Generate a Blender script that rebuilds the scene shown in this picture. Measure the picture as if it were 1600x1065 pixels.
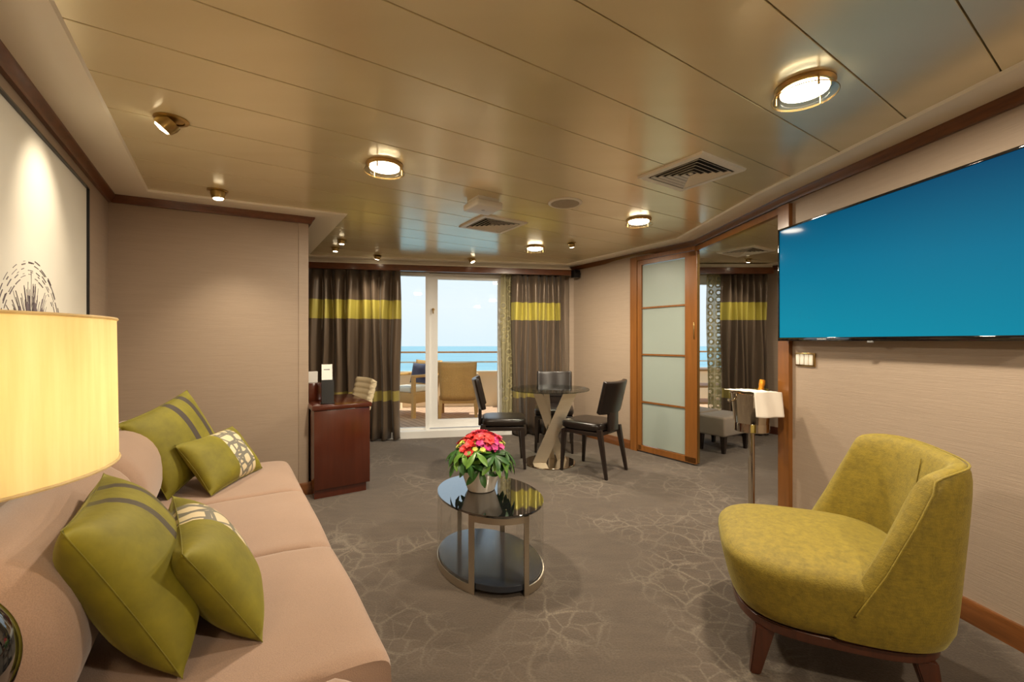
import bpy, bmesh, math, random
from math import pi, sin, cos, radians, sqrt, atan2
from mathutils import Vector, Matrix, noise
random.seed(7)
for o in list(bpy.data.objects): bpy.data.objects.remove(o)
S = bpy.context.scene
C = S.collection

# ---------------------------------------------------------------- camera
cam = bpy.data.objects.new('camera', bpy.data.cameras.new('camera')); C.objects.link(cam)
cam.location = (0, 0, 1.2); cam.rotation_euler = (pi/2, 0, 0)
cam.data.sensor_width = 36; cam.data.lens = 680/1600*36; cam.data.clip_end = 5000; cam.data.clip_start = .02
S.camera = cam
# ---------------------------------------------------------------- view, world, sun
S.view_settings.view_transform = 'Standard'; S.view_settings.look = 'None'
S.view_settings.gamma = 1; S.view_settings.use_curve_mapping = False
S.view_settings.exposure = 0.16
w = bpy.data.worlds.new('sky'); S.world = w; w.use_nodes = True
nt = w.node_tree; nt.nodes.clear()
tc = nt.nodes.new('ShaderNodeTexCoord'); sp = nt.nodes.new('ShaderNodeSeparateXYZ')
rp = nt.nodes.new('ShaderNodeValToRGB'); bg = nt.nodes.new('ShaderNodeBackground'); wo = nt.nodes.new('ShaderNodeOutputWorld')
nt.links.new(tc.outputs['Generated'], sp.inputs[0]); nt.links.new(sp.outputs[2], rp.inputs[0])
nt.links.new(rp.outputs[0], bg.inputs[0]); nt.links.new(bg.outputs[0], wo.inputs[0])
rp.color_ramp.elements[0].position = 0.0; rp.color_ramp.elements[0].color = (.74,.85,.93,1)
rp.color_ramp.elements[1].position = 0.9; rp.color_ramp.elements[1].color = (.50,.68,.92,1)
e = rp.color_ramp.elements.new(.08); e.color = (.82,.89,.96,1)
e = rp.color_ramp.elements.new(.3); e.color = (.70,.84,.98,1)
bg.inputs[1].default_value = 1.05
SUN = bpy.data.objects.new('sun', bpy.data.lights.new('sun', 'SUN')); C.objects.link(SUN)
SUN.data.energy = 5; SUN.data.angle = radians(.6); SUN.data.color = (1,.93,.80)
SUN.rotation_euler = Vector((-.5,-.03,-1)).to_track_quat('-Z','Y').to_euler()   # direction the light travels

# ---------------------------------------------------------------- frame of the slanted (sofa) axes
H = 1.2; F = 680.; ZC = 2.17
A = Vector((-.5519,.8339)); B = Vector((.8339,.5519))       # along the sofa wall / away from it
D0 = .639
def sd(s, d): p = A*s + B*(d-D0); return (p.x, p.y)
RB = atan2(B.y, B.x)                                         # rotation of b axis
def px(u, v, z):                                             # plan position of a photo point of known height
    Y = F*(z-H)/(532-v); return ((u-800)/F*Y, Y)

# ---------------------------------------------------------------- materials
def lin(r,g,b):
    f = lambda c: (c/255/12.92) if c/255 <= .04045 else ((c/255+.055)/1.055)**2.4
    return (f(r),f(g),f(b),1)
class M:
    def __init__(s, name):
        s.m = bpy.data.materials.new(name); s.m.use_nodes = True; s.t = s.m.node_tree; s.n = s.t.nodes
        s.b = s.n['Principled BSDF']; s.out = s.n['Material Output']
    def node(s, typ, **k):
        n = s.n.new(typ)
        for a, v in k.items():
            if a in n.inputs: n.inputs[a].default_value = v
            else: setattr(n, a, v)
        return n
    def link(s, a, b): s.t.links.new(a, b)
    def coord(s, scale=(1,1,1), rot=(0,0,0)):
        t = s.node('ShaderNodeTexCoord'); m = s.node('ShaderNodeMapping')
        m.inputs['Scale'].default_value = scale; m.inputs['Rotation'].default_value = rot
        s.link(t.outputs['Object'], m.inputs[0]); return m.outputs[0]
    def noise(s, co, scale=5, detail=3, rough=.5):
        n = s.node('ShaderNodeTexNoise'); n.inputs['Scale'].default_value = scale
        n.inputs['Detail'].default_value = detail; n.inputs['Roughness'].default_value = rough
        s.link(co, n.inputs['Vector']); return n.outputs['Fac']
    def ramp(s, fac, stops):
        r = s.node('ShaderNodeValToRGB'); el = r.color_ramp.elements
        el[0].position, el[0].color = stops[0]; el[1].position, el[1].color = stops[-1]
        for p, c in stops[1:-1]: e = el.new(p); e.color = c
        s.link(fac, r.inputs[0]); return r.outputs[0]
    def mix(s, fac, a, b, bt='MIX'):
        m = s.node('ShaderNodeMix', data_type='RGBA', blend_type=bt)
        for i, v in ((0,fac),(6,a),(7,b)):
            if hasattr(v, 'is_output') or isinstance(v, bpy.types.NodeSocket): s.link(v, m.inputs[i])
            else: m.inputs[i].default_value = v
        return m.outputs[2]
    def math(s, op, a, b=0, c=0):
        m = s.node('ShaderNodeMath', operation=op)
        for i, v in enumerate((a,b,c)):
            if isinstance(v, bpy.types.NodeSocket): s.link(v, m.inputs[i])
            else: m.inputs[i].default_value = v
        return m.outputs[0]
    def col(s, v):
        if isinstance(v, bpy.types.NodeSocket): s.link(v, s.b.inputs['Base Color'])
        else: s.b.inputs['Base Color'].default_value = v
        return s
    def set(s, **k):
        for a, v in k.items(): s.b.inputs[a.replace('_',' ')].default_value = v
        return s
    def bump(s, h, strength=.3, dist=.01):
        b = s.node('ShaderNodeBump'); b.inputs['Strength'].default_value = strength; b.inputs['Distance'].default_value = dist
        s.link(h, b.inputs['Height']); s.link(b.outputs[0], s.b.inputs['Normal']); return s
def plain(name, c, rough=.5, metal=0, **k):
    return M(name).col(c).set(Roughness=rough, Metallic=metal, **k).m
def scale(c, f): return (c[0]*f, c[1]*f, c[2]*f, 1)
def noisy(name, c, rough=.5, sc=(20,20,20), amp=.15, bump=.2, metal=0, dist=.004, **k):
    m = M(name); co = m.coord(sc); f = m.noise(co, 1, 4)
    m.col(m.ramp(f, [(.25, scale(c,1-amp)), (.75, scale(c,1+amp))])).set(Roughness=rough, Metallic=metal, **k)
    if bump: m.bump(f, bump, dist)
    return m.m
def wood(name, c, rough=.3, sc=(3,3,30), amp=.3, rot=(0,0,0), coat=.3):
    m = M(name); co = m.coord(sc, rot); f = m.noise(co, 1.5, 5, .6)
    m.col(m.ramp(f, [(.3, scale(c,1-amp)), (.7, scale(c,1+amp))])).set(Roughness=rough, Coat_Weight=coat, Coat_Roughness=.15)
    return m.m
def fabric(name, c, wv=500, amp=.12, bump=.35, rough=.9, sheen=.3):
    m = M(name); co = m.coord((wv,wv,wv)); f = m.noise(co, 1, 2); g = m.noise(m.coord((6,6,6)), 1, 3)
    a = m.ramp(f, [(.3, scale(c,1-amp)), (.7, scale(c,1+amp))])
    m.col(m.mix(.25, a, m.ramp(g, [(.3, scale(c,.85)), (.7, scale(c,1.15))])))
    m.set(Roughness=rough, Sheen_Weight=sheen); m.bump(f, bump, .002); return m.m

def wallpaper(name, c):
    m = M(name); f = m.noise(m.coord((9,9,260)), 1, 4, .6); g = m.noise(m.coord((2.2,2.2,60)), 1, 3)
    m.col(m.ramp(m.math('ADD', m.math('MULTIPLY', f, .6), m.math('MULTIPLY', g, .4)), [(.35, scale(c,.95)), (.65, scale(c,1.05))]))
    m.set(Roughness=.55); m.bump(f, .35, .003); return m.m
WALL = wallpaper('wallcovering', lin(164,145,126))
# carpet with a pale crackle design
m = M('carpet'); co = m.coord((1,1,1))
n1 = m.noise(m.coord((120,120,120)), 1, 3); n2 = m.noise(m.coord((5,18,1),(0,0,.5)), 1, 4); n3 = m.noise(m.coord((1.5,1.5,1)), 1, 2)
wn = m.node('ShaderNodeTexNoise'); wn.inputs['Scale'].default_value = 3; m.link(co, wn.inputs['Vector'])
wc = m.mix(.10, co, wn.outputs['Color'], 'LINEAR_LIGHT')
def crack(scale_, wd):
    v = m.node('ShaderNodeTexVoronoi', feature='DISTANCE_TO_EDGE'); v.inputs['Scale'].default_value = scale_
    m.link(wc, v.inputs['Vector']); return m.ramp(v.outputs['Distance'], [(0,(1,1,1,1)), (wd,(0,0,0,1))])
ck = m.math('MULTIPLY', m.math('MAXIMUM', crack(4.6,.05), m.math('MULTIPLY', crack(10.,.06), .7)),
            m.ramp(n3, [(.42,(0,0,0,1)), (.62,(1,1,1,1))]))
ck = m.math('MULTIPLY', ck, m.ramp(n1, [(.3,(.25,.25,.25,1)), (.6,(1,1,1,1))]))
cc = lin(77,65,53)
base = m.mix(.5, m.ramp(n2, [(.3, scale(cc,.72)), (.7, scale(cc,1.25))]), m.ramp(n1, [(.3, scale(cc,.62)), (.7, scale(cc,1.35))]))
m.col(m.mix(m.math('MULTIPLY', ck, .45), base, lin(146,135,118))).set(Roughness=.95, Sheen_Weight=.2); m.bump(n1, .5, .004)
CARPET = m.m
m = M('ceiling_panel'); f = m.noise(m.coord((.8,6,1)), 1, 2)
m.col(m.ramp(f, [(.3, lin(232,218,178)), (.7, lin(238,225,186))])).set(Roughness=.24, Metallic=.32, Coat_Weight=.35, Coat_Roughness=.16); CEIL = m.m
COVE = plain('white_cove_paint', lin(238,230,212), .4)
GROOVE = plain('joint_grey', lin(150,138,108), .8)
CHERRY = wood('cherry_trim', lin(108,64,28), .28, (4,4,40))
CHERRYL = wood('cherry_door', lin(128,80,34), .3, (25,25,1.5), .18)
DARKCH = wood('cornice_wood', lin(104,58,28), .3, (8,8,30))
MAHOG = wood('mahogany', lin(76,31,15), .2, (18,18,1.5), .14, coat=.6)
WALNUT = wood('walnut_leg', lin(72,36,20), .35, (30,30,3), .25)
WHITEF = plain('white_door_frame', lin(244,244,242), .4)
WHITE = plain('white_plastic', lin(232,228,216), .4)
BRASS = noisy('brushed_brass', lin(190,160,105), .28, (80,80,80), .05, .05, 1)
BRONZE = noisy('antique_brass', lin(184,156,98), .3, (40,40,40), .1, .05, 1)
STEEL = noisy('brushed_nickel', lin(206,197,180), .34, (10,10,400), .06, .03, 1)
CHROME = plain('polished_steel', lin(205,196,180), .08, 1)
BLACKG = plain('black_gloss', lin(10,10,11), .05, 0, Coat_Weight=1.)
BLACKP = plain('black_plastic', lin(16,16,17), .3)
LEATHER = noisy('espresso_leather', lin(28,21,18), .3, (160,160,160), .15, .25, 0, .002)
LEATHERT = noisy('taupe_leather', lin(120,102,84), .35, (160,160,160), .1, .25, 0, .002)
DARKW = wood('espresso_wood', lin(34,24,20), .35, (30,30,3), .2)
CREAML = noisy('cream_leather', lin(228,212,178), .45, (90,90,90), .06, .1)
SOFA = fabric('sofa_weave', lin(150,122,102), 420, .16)
GREYF = fabric('grey_weave', lin(142,130,116), 300, .12)
TOWEL = fabric('white_linen', lin(236,226,212), 600, .03, .2)
WICK = fabric('wicker', lin(206,160,96), 90, .18, .8, .6, 0)
CUSHW = fabric('outdoor_cushion', lin(236,228,212), 300, .03, .1)
NAVY = fabric('navy_cloth', lin(38,44,78), 300, .1, .1)
BULW = plain('cream_steel_paint', lin(240,222,190), .5)
TEAK = wood('teak_rail', lin(206,150,92), .5, (20,2,20), .15, coat=0)
PAPER = plain('paper', lin(236,234,228), .6)
GOLDF = noisy('gold_foil', lin(230,160,50), .3, (150,150,150), .3, .8, .8)
BOTG = plain('dark_green_glass', lin(20,40,20), .08)
POTW = plain('white_ceramic', lin(238,232,222), .2, 0, Coat_Weight=.5)
SCREENB = plain('shelf_lacquer', lin(40,46,56), .18, 0, Coat_Weight=.8, Coat_Roughness=.12)

def velvet(name, c, stripes=None, patt=None):
    """stripes / patt: list of (x0, x1) bands in the cushion's own x (its real appliqué bands)."""
    m = M(name); t = m.node('ShaderNodeTexCoord'); s = m.node('ShaderNodeSeparateXYZ'); m.link(t.outputs['Object'], s.inputs[0])
    f = m.noise(m.coord((9,9,9)), 1, 4, .6)
    colr = m.ramp(f, [(.3, scale(c,.74)), (.7, scale(c,1.22))])
    def band(x0,x1):
        return m.math('MULTIPLY', m.math('GREATER_THAN', s.outputs[0], x0), m.math('LESS_THAN', s.outputs[0], x1))
    for b_ in stripes or []: colr = m.mix(band(*b_), colr, lin(62,52,44))
    for b_ in patt or []:
        v = m.node('ShaderNodeTexVoronoi', feature='DISTANCE_TO_EDGE'); v.inputs['Scale'].default_value = 15
        m.link(m.coord((1,1,.0)), v.inputs['Vector'])
        v2 = m.node('ShaderNodeTexVoronoi', feature='DISTANCE_TO_EDGE'); v2.inputs['Scale'].default_value = 9
        m.link(m.coord((1,1.5,.0),(0,0,.8)), v2.inputs['Vector'])
        ln = m.math('MAXIMUM', m.math('LESS_THAN', v.outputs['Distance'], .085), m.math('LESS_THAN', v2.outputs['Distance'], .06))
        pc = m.mix(ln, lin(208,192,158), lin(112,108,98)); colr = m.mix(band(*b_), colr, pc)
    m.col(colr).set(Roughness=.7, Sheen_Weight=.3, Sheen_Roughness=.3); m.b.inputs['Sheen Tint'].default_value = (.85,.8,.25,1)
    m.bump(f, .25, .01); return m.m
OLIVE = lin(116,108,12)
# chenille for the armchair
m = M('chartreuse_chenille'); f = m.noise(m.coord((40,40,190)), 1, 4, .65); g = m.noise(m.coord((38,38,30)), 1, 5, .75); k_ = m.noise(m.coord((260,260,260)), 1, 2)
c_ = lin(128,110,26)
m.col(m.mix(.5, m.ramp(f, [(.3, scale(c_,.66)), (.7, scale(c_,1.3))]), m.ramp(g, [(.35, scale(c_,.62)), (.6, scale(c_,1.25))])))
m.set(Roughness=.7, Sheen_Weight=.35, Sheen_Roughness=.35); m.b.inputs['Sheen Tint'].default_value = (.9,.85,.4,1); m.bump(k_, .4, .003); CHEN = m.m
# curtain satin with the two chartreuse bands woven in
def curtain_mat(name, c=lin(104,88,72), bands=((1.465,1.69),(.48,.60))):
    m = M(name); t = m.node('ShaderNodeTexCoord'); s = m.node('ShaderNodeSeparateXYZ'); m.link(t.outputs['Object'], s.inputs[0])
    f = m.noise(m.coord((40,40,3)), 1, 3)
    colr = m.ramp(f, [(.3, scale(c,.93)), (.7, scale(c,1.07))])
    for i, (z0,z1) in enumerate(bands):
        fc = m.math('MULTIPLY', m.math('GREATER_THAN', s.outputs[2], z0), m.math('LESS_THAN', s.outputs[2], z1))
        colr = m.mix(fc, colr, lin(186,174,76) if i == 0 else lin(168,154,84))
    m.col(colr).set(Roughness=.32, Metallic=.25, Sheen_Weight=.15); m.bump(f, .15, .002); return m.m
CURT = curtain_mat('satin_curtain')
def sheer(name, rings):
    m = M(name); n = m.n
    tr = n.new('ShaderNodeBsdfTransparent'); ti = n.new('ShaderNodeBsdfTranslucent'); mx = n.new('ShaderNodeMixShader'); mx2 = n.new('ShaderNodeMixShader')
    ti.inputs[0].default_value = lin(206,200,160); m.col(lin(196,186,146)).set(Roughness=.7)
    m.link(m.b.outputs[0], mx.inputs[1]); m.link(ti.outputs[0], mx.inputs[2]); mx.inputs[0].default_value = .4
    m.link(tr.outputs[0], mx2.inputs[1]); m.link(mx.outputs[0], mx2.inputs[2])
    v = m.node('ShaderNodeTexVoronoi'); v.inputs['Scale'].default_value = 11; v.inputs['Randomness'].default_value = .15 if rings else 1
    m.link(m.coord((1,.2,1)), v.inputs['Vector'])
    r = m.ramp(v.outputs['Distance'], [(.0,(.35,.35,.35,1)), (.30,(.35,.35,.35,1)), (.34,(.95,.95,.95,1)), (.46,(.95,.95,.95,1)), (.5,(.6,.6,.6,1))])
    m.link(r, mx2.inputs[0]); m.link(mx2.outputs[0], m.out.inputs[0]); return m.m
SHEER = sheer('patterned_sheer', False); SHEERR = sheer('ring_sheer', True)
def pane(name, tint=(1,1,1,1), rough=0., mx=.06, refl=1.):
    m = M(name); n = m.n; tr = n.new('ShaderNodeBsdfTransparent'); gl = n.new('ShaderNodeBsdfGlossy'); fr = n.new('ShaderNodeLayerWeight'); mix = n.new('ShaderNodeMixShader')
    tr.inputs[0].default_value = tint; gl.inputs['Roughness'].default_value = rough; fr.inputs[0].default_value = .25
    a = m.math('MINIMUM', m.math('ADD', m.math('MULTIPLY', fr.outputs['Fresnel'], .8*refl), mx*0), 1)
    m.link(a, mix.inputs[0]); m.link(tr.outputs[0], mix.inputs[1]); m.link(gl.outputs[0], mix.inputs[2]); m.link(mix.outputs[0], m.out.inputs[0]); return m.m
GLASS = pane('clear_glass', (.96,.98,.97,1)); GLASST = pane('side_panel_glass', (.995,.995,.99,1), refl=.25); GLASSD = pane('smoked_glass', (.30,.30,.30,1))
m = M('dark_table_glass').col(lin(20,20,20)).set(Roughness=.03, Coat_Weight=1.); m.b.inputs['IOR'].default_value = 2.3; TGLASS = m.m
m = M('frosted_glass'); ti = m.n.new('ShaderNodeBsdfTranslucent'); mx = m.n.new('ShaderNodeMixShader'); ti.inputs[0].default_value = lin(226,236,230)
m.col(lin(196,204,196)).set(Roughness=.35); mx.inputs[0].default_value = .62
m.link(m.b.outputs[0], mx.inputs[1]); m.link(ti.outputs[0], mx.inputs[2]); m.link(mx.outputs[0], m.out.inputs[0]); FROST = m.m
def emis(name, c, s):
    m = M(name); m.col((0,0,0,1)); m.b.inputs['Emission Color'].default_value = c; m.b.inputs['Emission Strength'].default_value = s; return m.m
LAMPW = emis('lamp_glow', (1,.88,.66,1), 24); SPOTW = emis('halogen_glow', (1,.85,.6,1), 14)
m = M('silk_shade'); ti = m.n.new('ShaderNodeBsdfTranslucent'); mx = m.n.new('ShaderNodeMixShader')
f = m.noise(m.coord((60,60,4)), 1, 4, .6); cr = m.ramp(f, [(.3, lin(240,226,184)), (.7, lin(250,240,206))]); m.link(cr, ti.inputs[0])
m.col(cr).set(Roughness=.6); mx.inputs[0].default_value = .6
m.link(m.b.outputs[0], mx.inputs[1]); m.link(ti.outputs[0], mx.inputs[2]); m.link(mx.outputs[0], m.out.inputs[0]); SHADE = m.m
# television picture: a deep teal screen image brighter towards the bottom
m = M('teal_screen'); t = m.node('ShaderNodeTexCoord'); s = m.node('ShaderNodeSeparateXYZ'); m.link(t.outputs['Object'], s.inputs[0])
cr = m.ramp(m.math('ADD', m.math('ADD', m.math('MULTIPLY', s.outputs[2], 1.25), m.math('MULTIPLY', s.outputs[0], .15)), .42), [(.0, lin(0,136,162)), (.5, lin(0,112,144)), (1., lin(0,62,98))])
m.link(cr, m.b.inputs['Emission Color']); m.b.inputs['Emission Strength'].default_value = .92; m.col((.005,.005,.005,1)).set(Roughness=.08, Specular_IOR_Level=.008); SCREEN = m.m
m = M('sea_water'); f = m.noise(m.coord((.02,.10,1)), 1, 5, .6)
m.col(m.ramp(f, [(.3, lin(92,142,162)), (.7, lin(124,166,180))])).set(Roughness=.5); SEA = m.m
m = M('teak_deck'); t = m.node('ShaderNodeTexCoord')
mp = m.node('ShaderNodeMapping'); mp.inputs['Rotation'].default_value = (0,0,.95); m.link(t.outputs['Object'], mp.inputs[0])
sx = m.node('ShaderNodeSeparateXYZ'); m.link(mp.outputs[0], sx.inputs[0])
st = m.math('LESS_THAN', m.math('FRACT', m.math('MULTIPLY', sx.outputs[1], 11)), .1)
f = m.noise(m.coord((8,8,8)), 1, 4)
m.col(m.mix(st, m.ramp(f, [(.3, lin(190,156,130)), (.7, lin(208,176,148))]), lin(120,92,72))).set(Roughness=.6); DECK = m.m

# ---------------------------------------------------------------- mesh builder
class MB:
    def __init__(s): s.bm = bmesh.new()
    def box(s, c, size, rz=0, bev=0, seg=2, rot=None):
        b = bmesh.new(); bmesh.ops.create_cube(b, size=1)
        bmesh.ops.scale(b, vec=size, verts=b.verts)
        if bev: bmesh.ops.bevel(b, geom=b.edges[:], offset=min(bev, min(size)*.49), segments=seg, profile=.5, affect='EDGES')
        R = rot.to_4x4() if rot is not None else Matrix.Rotation(rz, 4, 'Z')
        bmesh.ops.transform(b, matrix=Matrix.Translation(c) @ R, verts=b.verts); return s._join(b)
    def _join(s, b):
        me = bpy.data.meshes.new('t'); b.to_mesh(me); b.free(); s.bm.from_mesh(me); bpy.data.meshes.remove(me); return s
    def cyl(s, p0, p1, r0, r1=None, seg=24, bev=0):
        r1 = r0 if r1 is None else r1; p0 = Vector(p0); p1 = Vector(p1); d = p1-p0
        b = bmesh.new(); bmesh.ops.create_cone(b, cap_ends=True, segments=seg, radius1=r0, radius2=r1, depth=d.length)
        if bev: bmesh.ops.bevel(b, geom=[e for e in b.edges if abs(e.verts[0].co.z-e.verts[1].co.z) < 1e-5], offset=bev, segments=2, affect='EDGES')
        q = d.to_track_quat('Z','Y').to_matrix().to_4x4()
        bmesh.ops.transform(b, matrix=Matrix.Translation((p0+p1)/2) @ q, verts=b.verts); return s._join(b)
    def bar(s, p0, p1, wx, wy, wx1=None, wy1=None, bev=0):          # tapered square bar with horizontal ends
        wx1 = wx if wx1 is None else wx1; wy1 = wy if wy1 is None else wy1
        b = bmesh.new(); vs = []
        for p, a, c in ((p0,wx,wy),(p1,wx1,wy1)):
            vs.append([b.verts.new((p[0]+i*a/2, p[1]+j*c/2, p[2])) for i,j in ((-1,-1),(1,-1),(1,1),(-1,1))])
        b.faces.new(vs[0][::-1]); b.faces.new(vs[1])
        for i in range(4): b.faces.new((vs[0][i], vs[0][(i+1)%4], vs[1][(i+1)%4], vs[1][i]))
        bmesh.ops.recalc_face_normals(b, faces=b.faces)
        if bev: bmesh.ops.bevel(b, geom=b.edges[:], offset=bev, segments=2, affect='EDGES')
        return s._join(b)
    def lathe(s, prof, c=(0,0,0), seg=40, mat=None, sx=1, sy=1):
        b = bmesh.new(); rings = []
        for r, z in prof:
            if r < 1e-5: rings.append([b.verts.new((0,0,z))])
            else: rings.append([b.verts.new((r*sx*cos(2*pi*i/seg), r*sy*sin(2*pi*i/seg), z)) for i in range(seg)])
        for a, d in zip(rings, rings[1:]):
            for i in range(seg):
                j = (i+1)%seg
                if len(a) == 1 and len(d) == 1: continue
                if len(a) == 1: b.faces.new((a[0], d[i], d[j]))
                elif len(d) == 1: b.faces.new((a[i], a[j], d[0]))
                else: b.faces.new((a[i], a[j], d[j], d[i]))
        bmesh.ops.recalc_face_normals(b, faces=b.faces)
        bmesh.ops.transform(b, matrix=Matrix.Translation(c) @ (mat.to_4x4() if mat is not None else Matrix.Identity(4)), verts=b.verts); return s._join(b)
    def prism(s, poly, z0, z1, bev=0):
        b = bmesh.new(); lo = [b.verts.new((p[0],p[1],z0)) for p in poly]; hi = [b.verts.new((p[0],p[1],z1)) for p in poly]; n = len(poly)
        b.faces.new(lo[::-1]); b.faces.new(hi)
        for i in range(n): b.faces.new((lo[i], lo[(i+1)%n], hi[(i+1)%n], hi[i]))
        bmesh.ops.recalc_face_normals(b, faces=b.faces)
        if bev: bmesh.ops.bevel(b, geom=[e for e in b.edges if abs(e.verts[0].co.z-e.verts[1].co.z) < 1e-6], offset=bev, segments=3, affect='EDGES')
        return s._join(b)
    def grid(s, fn, nu, nv, closeu=False, closev=False, cap=False):
        b = bmesh.new(); V = [[b.verts.new(fn(i/(nu if closeu else nu-1), j/(nv if closev else nv-1))) for j in range(nv)] for i in range(nu)]
        for i in range(nu if closeu else nu-1):
            for j in range(nv if closev else nv-1):
                b.faces.new((V[i][j], V[(i+1)%nu][j], V[(i+1)%nu][(j+1)%nv], V[i][(j+1)%nv]))
        if cap:
            b.faces.new(V[0]); b.faces.new(V[-1][::-1])
        bmesh.ops.remove_doubles(b, verts=b.verts, dist=1e-5); bmesh.ops.recalc_face_normals(b, faces=b.faces); return s._join(b)
    def tube(s, pts, r, seg=10, closed=False):
        P = [Vector(p) for p in pts]; n = len(P)
        def fn_ring(i):
            t = (P[(i+1)%n]-P[i-1]) if closed or 0 < i < n-1 else (P[1]-P[0] if i == 0 else P[-1]-P[-2])
            q = t.normalized().to_track_quat('Z','Y'); return [P[i] + q @ Vector((r*cos(2*pi*k/seg), r*sin(2*pi*k/seg), 0)) for k in range(seg)]
        b = bmesh.new(); R = [[b.verts.new(v) for v in fn_ring(i)] for i in range(n)]
        for i in range(n if closed else n-1):
            for k in range(seg): b.faces.new((R[i][k], R[i][(k+1)%seg], R[(i+1)%n][(k+1)%seg], R[(i+1)%n][k]))
        if not closed: b.faces.new(R[0]); b.faces.new(R[-1])
        bmesh.ops.recalc_face_normals(b, faces=b.faces); return s._join(b)
    def sweep(s, poly, prof, closed=False):       # interior on the right of the direction of travel; prof = [(offset into room, z)]
        n = len(poly); P = [Vector((p[0],p[1])) for p in poly]; b = bmesh.new(); rows = []
        for i in range(n):
            ds = []
            if i > 0 or closed: ds.append((P[i]-P[i-1]).normalized())
            if i < n-1 or closed: ds.append((P[(i+1)%n]-P[i]).normalized())
            ns = [Vector((d.y,-d.x)) for d in ds]
            nn = ns[0] if len(ns) == 1 else (ns[0]+ns[1])/(1+ns[0].dot(ns[1]))
            rows.append([b.verts.new((P[i].x+nn.x*o, P[i].y+nn.y*o, z)) for o, z in prof])
        k = len(prof)
        for i in range(n if closed else n-1):
            for j in range(k): b.faces.new((rows[i][j], rows[(i+1)%n][j], rows[(i+1)%n][(j+1)%k], rows[i][(j+1)%k]))
        if not closed: b.faces.new(rows[0]); b.faces.new(rows[-1][::-1])
        bmesh.ops.recalc_face_normals(b, faces=b.faces); return s._join(b)
    def xf(s, mat): bmesh.ops.transform(s.bm, matrix=mat, verts=s.bm.verts); return s
    def build(s, name, mat, parent=None, smooth=40, sub=0, loc=None, rz=None):
        me = bpy.data.meshes.new(name); s.bm.to_mesh(me); s.bm.free()
        if smooth:
            me.shade_smooth(); me.set_sharp_from_angle(angle=radians(smooth))
        me.materials.append(mat); o = bpy.data.objects.new(name, me); C.objects.link(o)
        if sub: md = o.modifiers.new('sub', 'SUBSURF'); md.levels = sub; md.render_levels = sub
        if parent: o.parent = parent
        if loc: o.location = loc
        if rz is not None: o.rotation_euler = (0,0,rz)
        return o
def thing(name, label, cat, loc=(0,0,0), rz=0, group=None, rot=None):
    o = bpy.data.objects.new(name, None); C.objects.link(o); o.empty_display_size = .1
    o.location = loc; o.rotation_euler = rot if rot is not None else (0,0,rz); return tag(o, label, cat, group)
def tag(o, label, cat, group=None):
    o['label'] = label; o['category'] = cat
    if group: o['group'] = group
    return o
def struct(o, label=None, cat=None):
    o['kind'] = 'structure'
    if label: o['label'] = label
    if cat: o['category'] = cat
    return o
def dup(o, parent=None, loc=None, rz=None, label=None):
    c = o.copy(); C.objects.link(c); c.parent = parent
    if loc: c.location = loc
    if rz is not None: c.rotation_euler = (0,0,rz)
    if label: c['label'] = label
    for ch in list(o.children): dup(ch, c)
    return c
def light(name, typ, loc, energy, color=(1,.80,.55), parent=None, target=None, **k):
    l = bpy.data.lights.new(name, typ); l.energy = energy; l.color = color
    for a, v in k.items(): setattr(l, a, v)
    o = bpy.data.objects.new(name, l); C.objects.link(o); o.location = loc
    if target is not None: o.rotation_euler = (Vector(target)-Vector(loc)).to_track_quat('-Z','Y').to_euler()
    elif typ == 'AREA': o.rotation_euler = (0,0,0)
    if parent: o.parent = parent
    return o

# ---------------------------------------------------------------- the setting
L0 = sd(-1.1,0); LC = sd(3.875,0); SW = (-1.598,3.418)
def Yp(x): return 4.98 + .187*(x+2.31)          # pelmet face
def Yw(x): return Yp(x) + .30                   # plane of the balcony doors
WA = math.atan(.187); WC, WS = cos(WA), sin(WA)
RW = (-2.76, Yw(-2.76)); DC = (.72, Yw(.72)); PO = (1.355,4.80); PB = (1.78,4.19); J = (1.84,2.88); T = (2.31,-1.05)
TVD = (Vector(T)-Vector(J)).normalized()
def wallseg(name, p, q, z0=0, z1=ZC, th=.08, mat=WALL, ext0=0, ext1=0):
    p = Vector(p); q = Vector(q); d = (q-p).normalized(); n = Vector((-d.y,d.x))       # away from the room
    p = p-d*ext0; q = q+d*ext1
    return struct(MB().prism([p, q, q+n*th, p+n*th], z0, z1).build(name, mat, smooth=0))
wallseg('wall_left', L0, LC, ext1=.08)
wallseg('wall_back_left', LC, SW)
wallseg('wall_desk', SW, RW, th=.07)
wallseg('wall_dining', DC, PO)
# wall round the sliding-door opening: header only
hd = (Vector(PB)-Vector(PO)).normalized()
struct(MB().prism([PO, PB, (PB[0]+.10,PB[1]+.03), (PO[0]+.07,PO[1]+.05)], 2.10, ZC).build('wall_above_sliding_door', WALL, smooth=0))
struct(MB().prism([PB, J, (J[0]+.10,J[1]), (PB[0]+.10,PB[1]+.03)], 2.10, ZC).build('wall_above_opening', WALL, smooth=0))
wallseg('wall_television', J, T, th=.10)
wallseg('wall_rear', T, L0)
# bedroom shell
BW = 5.70; BR = (3.33,BW); BR2 = (4.95,3.24)
wallseg('wall_bedroom_right', BR, BR2)
wallseg('wall_bedroom_near', BR2, (2.05,1.3))
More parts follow.
